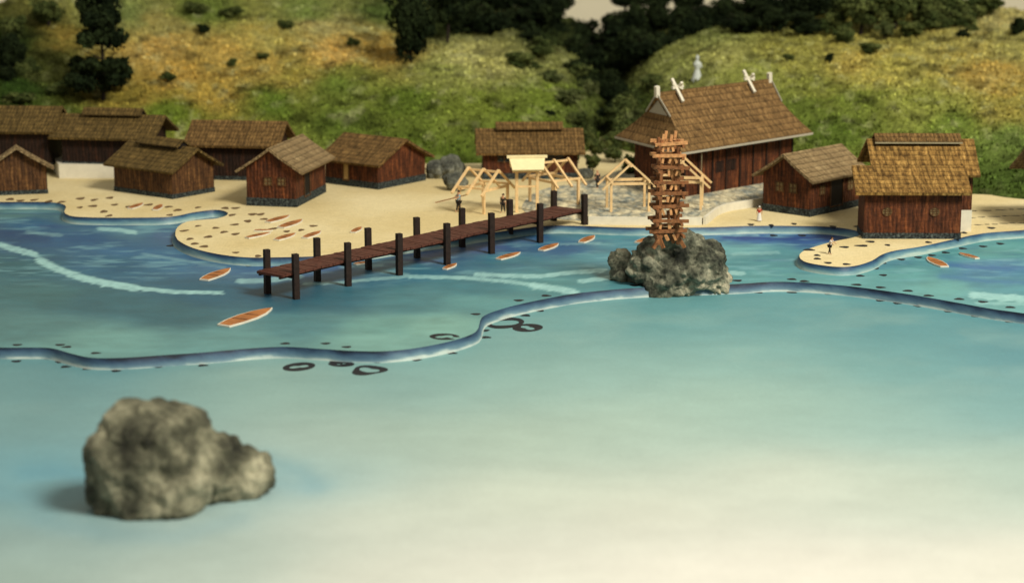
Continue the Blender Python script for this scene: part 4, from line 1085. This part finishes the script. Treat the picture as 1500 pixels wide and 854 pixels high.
# ------------------------------------------------------------------ little people
def person(loc, rz, label, top, bottom, head='hair', h=1.7, skirt=False, lean=0.0, arms=((.28, .0, -.55), (-.28, .0, -.55)), stride=.14, extra=None, hat=None):
    r = empty('person', loc, rz, label, 'person', 'tiny figures of villagers')
    s = h / 1.7
    def J(x, y, z): return Vector((x * s, (y - lean * max(z - .9, 0)) * s, z * s))
    pts = [J(0, 0, .92), J(0, 0, 1.15), J(0, 0, 1.36), J(0, -.01, 1.47), J(0, -.02, 1.6), J(0, -.02, 1.68)]
    rad = [.15, .135, .165, .06, .1, .07]
    edges = [(0, 1), (1, 2), (2, 3), (3, 4), (4, 5)]
    for sd, (ax, ay, az) in zip((1, -1), arms):
        i0 = len(pts); sh = J(sd * .19, 0, 1.4); tip = J(ax, ay, 1.4 + az)
        el = sh.lerp(tip, .52) + Vector((sd * .05, .05, 0)) * s
        pts += [sh, el, tip, tip + (tip - el).normalized() * .07 * s]; rad += [.062, .048, .035, .03]
        edges += [(2, i0), (i0, i0 + 1), (i0 + 1, i0 + 2), (i0 + 2, i0 + 3)]
        pb = pts[-1]; d = (tip - el).normalized()
        for k_ in range(4):
            i1 = len(pts); o_ = Vector((0, (k_ - 1.5) * .02, 0)) * s
            pts += [pb + o_ + d * (.05 + .01 * (1.5 - abs(k_ - 1.5))) * s]; rad += [.009]; edges.append((i0 + 3, i1))
        pts += [tip + d * .05 * s + Vector((0, -.045, 0)) * s]; rad += [.011]; edges.append((i0 + 2, len(pts) - 1))
    for sd in (1, -1):
        i0 = len(pts)
        pts += [J(sd * .09, 0, .86), J(sd * .1, -.02 + sd * stride * .4, .48), J(sd * .1, sd * stride, .08), J(sd * .12, sd * stride - .14, .04)]
        rad += [.095, .065, .045, .04]; edges += [(0, i0), (i0, i0 + 1), (i0 + 1, i0 + 2), (i0 + 2, i0 + 3)]
    def skin(name, idx, rr, mat, grow=1.0, parent=r):
        mp = {k_: i for i, k_ in enumerate(idx)}
        me = bpy.data.meshes.new(name); me.from_pydata([pts[k_] for k_ in idx], [(mp[a_], mp[b_]) for a_, b_ in edges if a_ in mp and b_ in mp], [])
        o = bpy.data.objects.new(name, me); COL.objects.link(o)
        md = o.modifiers.new('s', 'SKIN'); md.use_smooth_shade = True
        for i, k_ in enumerate(idx): me.skin_vertices[0].data[i].radius = (rr[k_] * s * grow,) * 2
        me.skin_vertices[0].data[0].use_root = True
        o.modifiers.new('ss', 'SUBSURF').levels = 1; o.modifiers['ss'].render_levels = 1
        dg = bpy.context.evaluated_depsgraph_get(); m2 = bpy.data.meshes.new_from_object(o.evaluated_get(dg)); o.modifiers.clear(); o.data = m2; m2.name = name
        m2.materials.clear(); m2.materials.append(MATS[mat]); o.parent = parent; return o
    n = len(pts); la = n - 8
    body = skin('body', list(range(n)), rad, 'skin')
    arm1 = 6; arm2 = 6 + 9
    skin('shirt', [1, 0, 2, arm1, arm1 + 1, arm2, arm2 + 1], rad, top, 1.22)
    if skirt:
        MB().tube(J(0, 0, .12), J(0, 0, 1.0), .3 * s, .16 * s, 12).build('skirt', bottom, r, smooth=False)
    else:
        skin('trousers', [0] + [la + k_ for k_ in (0, 1, 2)] + [la + 4 + k_ for k_ in (0, 1, 2)], rad, bottom, 1.25)
    hc = J(0, .0, 1.64)
    bm = bmesh.new(); bmesh.ops.create_icosphere(bm, subdivisions=2, radius=.115 * s)
    for v_ in bm.verts:
        v_.co.z = max(v_.co.z, -.05 * s); v_.co += hc + Vector((0, .025 * s, .02 * s))
    me = bpy.data.meshes.new('hair'); bm.to_mesh(me); bm.free(); me.materials.append(MATS[head]); o = bpy.data.objects.new('hair', me); COL.objects.link(o); o.parent = r
    fc = MB()
    for x in (-.035, .035): fc.box((x - .012) * s, (x + .012) * s, hc.y - .125 * s, hc.y - .1 * s, hc.z - .03 * s, hc.z - .01 * s)
    fc.build('eye', 'hair', r)
    nm = MB(); nm.box(-.012 * s, .012 * s, hc.y - .14 * s, hc.y - .1 * s, hc.z - .07 * s, hc.z - .03 * s); nm.build('nose', 'skin', r)
    return r
p = at(1215, 372.5, Z_SAND); person(p, RAD(60), 'man in white shirt and dark trousers, stooping on the tip of the right-hand headland', 'cloth_white', 'cloth_dark', lean=.3, h=1.75, arms=((.2, -.45, -.3), (-.2, -.4, -.35)))
p = at(1112, 324.5, Z_SAND); person(p, RAD(-15), 'woman in red jacket and long white skirt on the sand before the shrine', 'cloth_red', 'cloth_white', 'cloth_white', skirt=True, h=1.65)
p = at(875, 276, Z_TER); person(p, RAD(20), 'dark-clothed person standing alone at the back of the cobbles', 'cloth_dark', 'cloth_dark', 'skin', h=2.05)
p = at(737, 312, Z_SAND); person(p, RAD(-30), 'person in black with pale scarf standing behind the pier deck', 'cloth_dark', 'cloth_dark', 'hair', h=2.1)
p = at(672, 311, Z_SAND); m = person(p, RAD(-60), 'man in pale blue shirt carrying a long pole by the leftmost shelter frame', 'cloth_blue', 'cloth_dark', 'hair', h=2.4, arms=((.3, -.4, -.25), (-.3, -.3, -.3)))
pl = MB().bar((p.x - 2.6, p.y - .4, p.z + 1.15), (p.x + .8, p.y - .1, p.z + 1.95), .1).build('carrying_pole', 'tower_wood'); tag(pl, 'long thin pole held by the man by the leftmost frame', 'pole')

# white statue on the hill above the shrine
def hill_at(px, py):
    for d_ in np.arange(236, 344, .5):
        z_ = hill_z(px, float(d_))
        if z_ > Z_SAND + .3 and proj((0, d_, z_))[1] <= py:
            return Vector(((px - 750) * (d_ * cT + (CH - z_) * sT) / F, d_, z_))
    return Vector(((px - 750) * 330 / F, 330, hill_z(px, 330.)))
p = hill_at(1021, 119)
st = empty('statue', p, RAD(10), 'white standing figure on the hill behind the shrine ridge', 'statue')
mb = MB(); prof_s = [(0, .75), (.25, .72), (1.0, .5), (1.55, .34), (1.9, .42), (2.35, .5), (2.65, .36), (2.8, .16), (2.95, .2), (3.2, .26), (3.45, .22), (3.6, .02)]
for (z0, r0), (z1, r1) in zip(prof_s[:-1], prof_s[1:]): mb.tube((0, 0, z0), (0, 0, z1), r0, r1, 14, cap=False)
mb.tube((.42, 0, 2.5), (.55, -.3, 1.85), .13, .1, 8); mb.tube((-.42, 0, 2.5), (-.5, -.35, 2.2), .13, .1, 8); mb.tube((-.5, -.35, 2.2), (-.3, -.4, 2.9), .1, .07, 8)
mb.build('figure', 'statue_white', st, smooth=True)
MB().box(-.6, .6, -.6, .6, -.6, .05).build('plinth', 'statue_white', st)

# ------------------------------------------------------------------ trees and bushes
def crown_mesh(name, seed, nclump, nleaf, leaf, squash=.85, tint=((.020, .034, .010), (.050, .072, .020)), layered=False, core=.0):
    rng = np.random.RandomState(seed); V = []; Cc = []
    for k_ in range(nclump):
        if layered:
            t_ = k_ / nclump; lay = int(t_ * 4); z_ = (-.72, -.42, .3, .75)[lay]; R_ = (1.0, .85, .62, .5)[lay]
            a_ = rng.uniform(0, 2 * np.pi); q = R_ * math.sqrt(rng.uniform(.05, 1)); c = np.array([q * math.cos(a_), q * math.sin(a_), z_ + rng.uniform(-.1, .1)]); rc = rng.uniform(.16, .28)
        else:
            d = rng.normal(size=3); d /= np.linalg.norm(d); c = d * rng.uniform(.25, .8) * np.array([1, 1, squash]); rc = rng.uniform(.2, .42)
        br = rng.uniform(0, 1) ** 1.3; base_c = np.array(tint[0]) * (1 - br) + np.array(tint[1]) * br
        n = nleaf // nclump
        d = rng.normal(size=(n, 3)); d /= np.linalg.norm(d, axis=1)[:, None]; rr = rc * rng.uniform(.45, 1.08, (n, 1)); P = c + d * rr * np.array([1, 1, .8])
        a1 = rng.normal(size=(n, 3)); a1 /= np.linalg.norm(a1, axis=1)[:, None]; a2 = np.cross(a1, d + .4 * rng.normal(size=(n, 3))); a2 /= (np.linalg.norm(a2, axis=1)[:, None] + 1e-6)
        s_ = leaf * rng.uniform(.6, 1.4, (n, 1))
        Q = np.stack([P - a1 * s_, P + a2 * s_ * .6, P + a1 * s_, P - a2 * s_ * .6], 1)
        V.append(Q); lc = base_c * rng.uniform(.6, 1.5, (n, 1)); Cc.append(np.repeat(np.concatenate([lc, np.ones((n, 1))], 1), 4, 0))
    V = np.concatenate(V); N_ = len(V); me = bpy.data.meshes.new(name)
    me.from_pydata(V.reshape(-1, 3).tolist(), [], np.arange(N_ * 4).reshape(N_, 4).tolist()); me.materials.append(MATS['foliage'])
    a_ = me.color_attributes.new('Col', 'FLOAT_COLOR', 'POINT'); a_.data.foreach_set('color', np.concatenate(Cc).astype(np.float32).ravel())
    return me
DK = ((.006, .011, .004), (.020, .030, .010)); MID = ((.034, .050, .014), (.115, .135, .040)); LT = ((.05, .065, .02), (.14, .16, .06))
CR = {'dark': [crown_mesh('crown', s_, 34, 5200, .07, tint=DK) for s_ in (1, 2, 3)],
      'mid': [crown_mesh('crown', s_, 30, 4200, .075, tint=MID) for s_ in (4, 5, 6)],
      'light': [crown_mesh('crown', s_, 26, 3600, .08, tint=LT) for s_ in (7, 8)],
      'pine': [crown_mesh('crown', 9, 70, 12000, .065, tint=DK, layered=True)],
      'tall': [crown_mesh('crown', s_, 44, 6400, .06, tint=DK, squash=1.0) for s_ in (10, 12)]}
def tree(name, px, py, d_, rpx, hpx, kind, label, group, cat='tree', k_=[0]):
    """crown centre at photo (px,py) at distance d_, radii in photo pixels; trunk down to the hill"""
    if py > 195: d_ = at(px, py + hpx, Z_SAND).y
    elif cat == 'bush' and hpx <= 26:
        for dd_ in np.arange(240, 344, 1.0):
            z_ = hill_z(px, float(dd_))
            if z_ > Z_SAND + .2 and proj((0, dd_, z_))[1] <= py + hpx * .75: d_ = float(dd_); break
    c = at_d(px, py, d_); pm = proj(c)[2]; rx, rz_ = rpx / pm, hpx / pm
    zg_ = hill_z(px, float(min(d_, 344))); base = Vector((c.x, c.y, min(zg_, c.z - rz_ * .4) - .2)); k_[0] += 1
    r = empty(name, base, 0, label, cat, group)
    o = bpy.data.objects.new('crown', CR[kind][k_[0] % len(CR[kind])]); COL.objects.link(o); o.parent = r
    o.location = (0, 0, c.z - base.z); o.scale = (rx, rx, rz_); o.rotation_euler = (0, 0, k_[0] * 2.4)
    top = c.z - base.z + rz_ * .4; tr = max(.12, rx * .07); mb = MB()
    mb.tube((0, 0, 0), (rx * .06, 0, top * .5), tr, tr * .75, 8); mb.tube((rx * .06, 0, top * .5), (0, 0, top), tr * .75, tr * .3, 8)
    for q in range(5):
        a_ = q * 2.2 + k_[0]; z_ = top * (.55 + .08 * q); mb.tube((0, 0, z_), (rx * .6 * math.cos(a_), rx * .6 * math.sin(a_), z_ + rz_ * .25), tr * .4, tr * .1, 6)
    mb.build('trunk', 'trunk', r)
    return r
G1 = 'dark trees in the hollow between the hills'; G2 = 'bushes along the crest of the right hill'; G3 = 'trees and bushes on the left slope'
tree('pine_tree', 148, 72, 282, 52, 60, 'pine', 'dark tiered conifer with bare trunk standing above the left huts', G3)
tree('dark_tree', 145, 8, 284, 36, 50, 'tall', 'dark treetop cut off by the picture top, just over the tiered conifer', G3)
tree('dark_tree', 600, 28, 294, 44, 66, 'tall', 'tall dark tree on the crest at the left of the hollow, above the pale patch', G1)
lst = [(655, 12, 312, 36, 38, 'dark', 'dark tree top right of the tall crest tree'), (700, 30, 322, 44, 44, 'dark', 'dark tree above the pale patch of the middle mound'),
       (752, 40, 330, 46, 44, 'dark', 'dark tree behind the mid-green bush of the mound'), (800, 38, 334, 46, 60, 'dark', 'dark tree left of the pale gap at the top'), (843, 84, 322, 42, 52, 'dark', 'dark tree above the head of the cleft'),
       (850, 55, 340, 40, 40, 'dark', 'dark tree directly below the pale gap at the top edge'), (902, 70, 334, 48, 60, 'dark', 'dark tree filling the middle of the hollow'), (885, 130, 318, 36, 44, 'dark', 'dark tree low in the cleft'),
       (880, 178, 300, 26, 30, 'dark', 'lowest dark tree at the foot of the cleft, over the sandy path'), (930, 105, 326, 40, 46, 'dark', 'dark tree right of centre in the hollow'), (950, 30, 336, 46, 52, 'dark', 'dark tree top in the middle of the hollow'),
       (975, 75, 322, 38, 42, 'dark', 'dark tree above the left end of the shrine ridge'), (1012, 40, 326, 42, 42, 'dark', 'dark tree above the white statue'), (1060, 18, 330, 44, 34, 'dark', 'dark tree at the right rim of the hollow'),
       (1110, 6, 326, 38, 28, 'dark', 'dark tree at the top edge between hollow and right crest'), (915, -6, 342, 36, 26, 'dark', 'dark tree cut by the top edge right of the pale gap'),
       (1085, 34, 316, 34, 26, 'dark', 'dark tree on the rim above the middle of the shrine ridge'), (1130, 26, 314, 36, 26, 'dark', 'dark tree on the rim above the right finial'), (850, 112, 306, 30, 34, 'dark', 'dark tree hanging over the left side of the cleft'), (935, 70, 318, 40, 40, 'dark', 'dark tree halfway up the right wall of the hollow'), (780, 62, 318, 30, 26, 'dark', 'dark tree just behind the dull green bush'),
       (668, -14, 338, 40, 30, 'dark', 'dark treetop cut by the top edge beside the tall crest tree'), (722, 0, 340, 42, 32, 'dark', 'dark tree cut by the top edge above the pale patch'), (775, -6, 342, 40, 34, 'dark', 'dark treetop cut by the top edge between pale patch and pale gap'), (822, -4, 342, 30, 30, 'dark', 'dark treetop touching the left side of the pale gap'), (900, 34, 341, 30, 26, 'dark', 'dark tree immediately right of the pale gap'),
       (960, -14, 342, 40, 34, 'dark', 'dark treetop cut by the top edge over the left finial'), (1010, -8, 340, 36, 34, 'dark', 'dark treetop cut by the top edge over the statue'), (835, 130, 300, 20, 26, 'dark', 'dark narrow tree on the left wall of the cleft'), (905, 140, 306, 26, 34, 'dark', 'dark narrow tree on the right wall of the cleft')]
for px, py, d_, a_, b_, kd, lb in lst: tree('dark_tree', px, py, d_, a_, b_, kd, lb, G1)
lst = [(1165, 8, 318, 44, 32, 'dark', 'dark tree at the left end of the right crest'), (1215, 4, 316, 42, 34, 'dark', 'dark tree in the line above the finials of the shrine'), (1262, 10, 306, 44, 34, 'mid', 'broad dark green bush over the right hut roofs'),
       (1240, 48, 292, 22, 20, 'mid', 'small dark bush below the crest line, left of the pale tuft'), (1312, 14, 306, 34, 34, 'mid', 'bush on the crest right of the pale tuft'), (1352, 12, 308, 38, 38, 'mid', 'bush in the middle of the right crest'),
       (1392, 10, 310, 36, 28, 'mid', 'round bush on the crest towards the right'), (1438, 8, 310, 38, 26, 'mid', 'rightmost broad bush on the crest'), (1494, 40, 298, 16, 22, 'dark', 'dark bush at the right picture edge'),
       (1180, 36, 304, 30, 24, 'dark', 'dark bush under the left end of the right crest'), (1222, 30, 300, 28, 26, 'mid', 'dark green bush left of the pale tuft, against the crest trees'), (1335, 42, 299, 24, 18, 'mid', 'bush hanging below the middle of the right crest'), (1370, 32, 301, 26, 20, 'mid', 'rounded bush on the lower edge of the crest growth'), (1405, 28, 303, 28, 20, 'mid', 'bush just above the little dark one near the right crest'),
       (1274, 70, 289, 19, 12, 'mid', 'low dark bush below the small pale tuft'), (1215, 85, 286, 9, 9, 'dark', 'tiny round dark bush alone on the open slope'), (1154, 84, 288, 10, 7, 'mid', 'tiny flat bush above the right end of the shrine roof'), (1411, 51, 296, 12, 13, 'dark', 'little dark bush under the rightmost crest bushes'),
       (1426, 42, 298, 9, 8, 'mid', 'small bush touching the little dark one near the right crest'), (1296, 42, 294, 16, 18, 'light', 'pale dry tuft among the dark crest bushes')]
for px, py, d_, a_, b_, kd, lb in lst: tree('bush', px, py, d_, a_, b_, kd, lb, G2, 'bush')
lst = [(15, 75, 290, 26, 40, 'dark', 'dark bush at the left picture edge above the huts'), (42, 100, 284, 20, 20, 'mid', 'bush right of the dark one at the left edge'), (70, 18, 304, 34, 26, 'mid', 'green bush near the top left corner'), (18, 40, 306, 24, 26, 'mid', 'bush under the pale top left corner'),
       (90, 130, 279, 24, 16, 'mid', 'low green bush left of the conifer trunk'), (30, 145, 277, 30, 14, 'mid', 'low bush above the far left hut roof'), (10, 108, 283, 18, 18, 'dark', 'small dark bush low at the left edge'),
       (298, 43, 298, 13, 10, 'dark', 'small dark bush on the yellow slope, right of the conifer'), (340, 18, 308, 20, 12, 'mid', 'flat bush high on the yellow slope'), (285, 12, 310, 22, 13, 'mid', 'bush high on the slope left of the flat one'), (245, 112, 283, 13, 9, 'mid', 'small bush in the orange patch right of the conifer'),
       (340, 92, 288, 10, 9, 'mid', 'tiny bush in the middle of the yellow slope'), (385, 82, 291, 12, 7, 'mid', 'tiny flat bush in the yellow slope'), (515, 62, 297, 13, 9, 'mid', 'small bush left of the tall crest tree'), (417, 36, 304, 16, 9, 'mid', 'small dark green bush high in the middle of the slope')]
for px, py, d_, a_, b_, kd, lb in lst: tree('bush', px, py, d_, a_, b_, kd, lb, G3, 'bush')
G4 = 'bushes around the cleft between the hills'
lst = [(760, 88, 298, 24, 20, 'mid', 'mid-green bush at the right end of the pale patch'), (790, 70, 306, 28, 22, 'mid', 'dull green bush rising behind the mound'), (806, 112, 291, 22, 14, 'light', 'greyish bush on the right shoulder of the mound'), (836, 140, 287, 22, 16, 'light', 'pale grey-green bush beside the cleft'),
       (778, 97, 293, 17, 10, 'mid', 'low dark-green bush at the edge of the pale patch'), (850, 105, 302, 26, 20, 'mid', 'bush above the pale grey-green one at the cleft'), (845, 175, 281, 20, 20, 'mid', 'green bush on the mound slope over the mossy-roofed hut'), (925, 148, 284, 26, 24, 'mid', 'green bush right of the cleft, above the shrine hip'), (918, 190, 277, 24, 26, 'mid', 'green bush close to the left end of the shrine roof'),
       (940, 215, 272, 22, 26, 'mid', 'bush behind the left wall of the shrine'), (900, 222, 276, 20, 16, 'mid', 'lowest bush beside the sandy path left of the shrine'), (895, 165, 292, 16, 20, 'dark', 'dark bush in the mouth of the cleft'), (955, 120, 294, 22, 16, 'mid', 'bush on the slope left of the statue'), (806, 166, 277, 10, 6, 'dark', 'tiny dark bush over the ridge cap of the mossy-roofed hut'),
       (893, 206, 279, 16, 18, 'mid', 'bush in the middle of the cleft mouth above the sandy path'), (872, 214, 277, 16, 18, 'mid', 'bush between the mossy-roofed hut and the head of the sandy path'), (938, 236, 269, 16, 22, 'mid', 'bush pressed against the left wall corner of the shrine'), (908, 200, 279, 20, 22, 'mid', 'bush under the left eave tip of the shrine'), (868, 236, 274, 14, 16, 'mid', 'bush at the left side of the sandy path behind the cobbles'), (922, 242, 270, 20, 20, 'mid', 'bush at the right side of the sandy path by the shrine wall'), (858, 200, 279, 16, 20, 'mid', 'bush on the mound foot left of the sandy path'), (905, 170, 285, 22, 24, 'mid', 'green bush low on the right wall of the cleft'), (935, 172, 279, 22, 22, 'light', 'pale green bush above the left hip of the shrine roof'), (862, 128, 292, 18, 18, 'light', 'greyish bush leaning into the cleft'), (842, 222, 273, 14, 24, 'mid', 'bush at the right gable of the mossy-roofed hut')]
for px, py, d_, a_, b_, kd, lb in lst: tree('bush', px, py, d_, a_, b_, kd, lb, G4, 'bush')
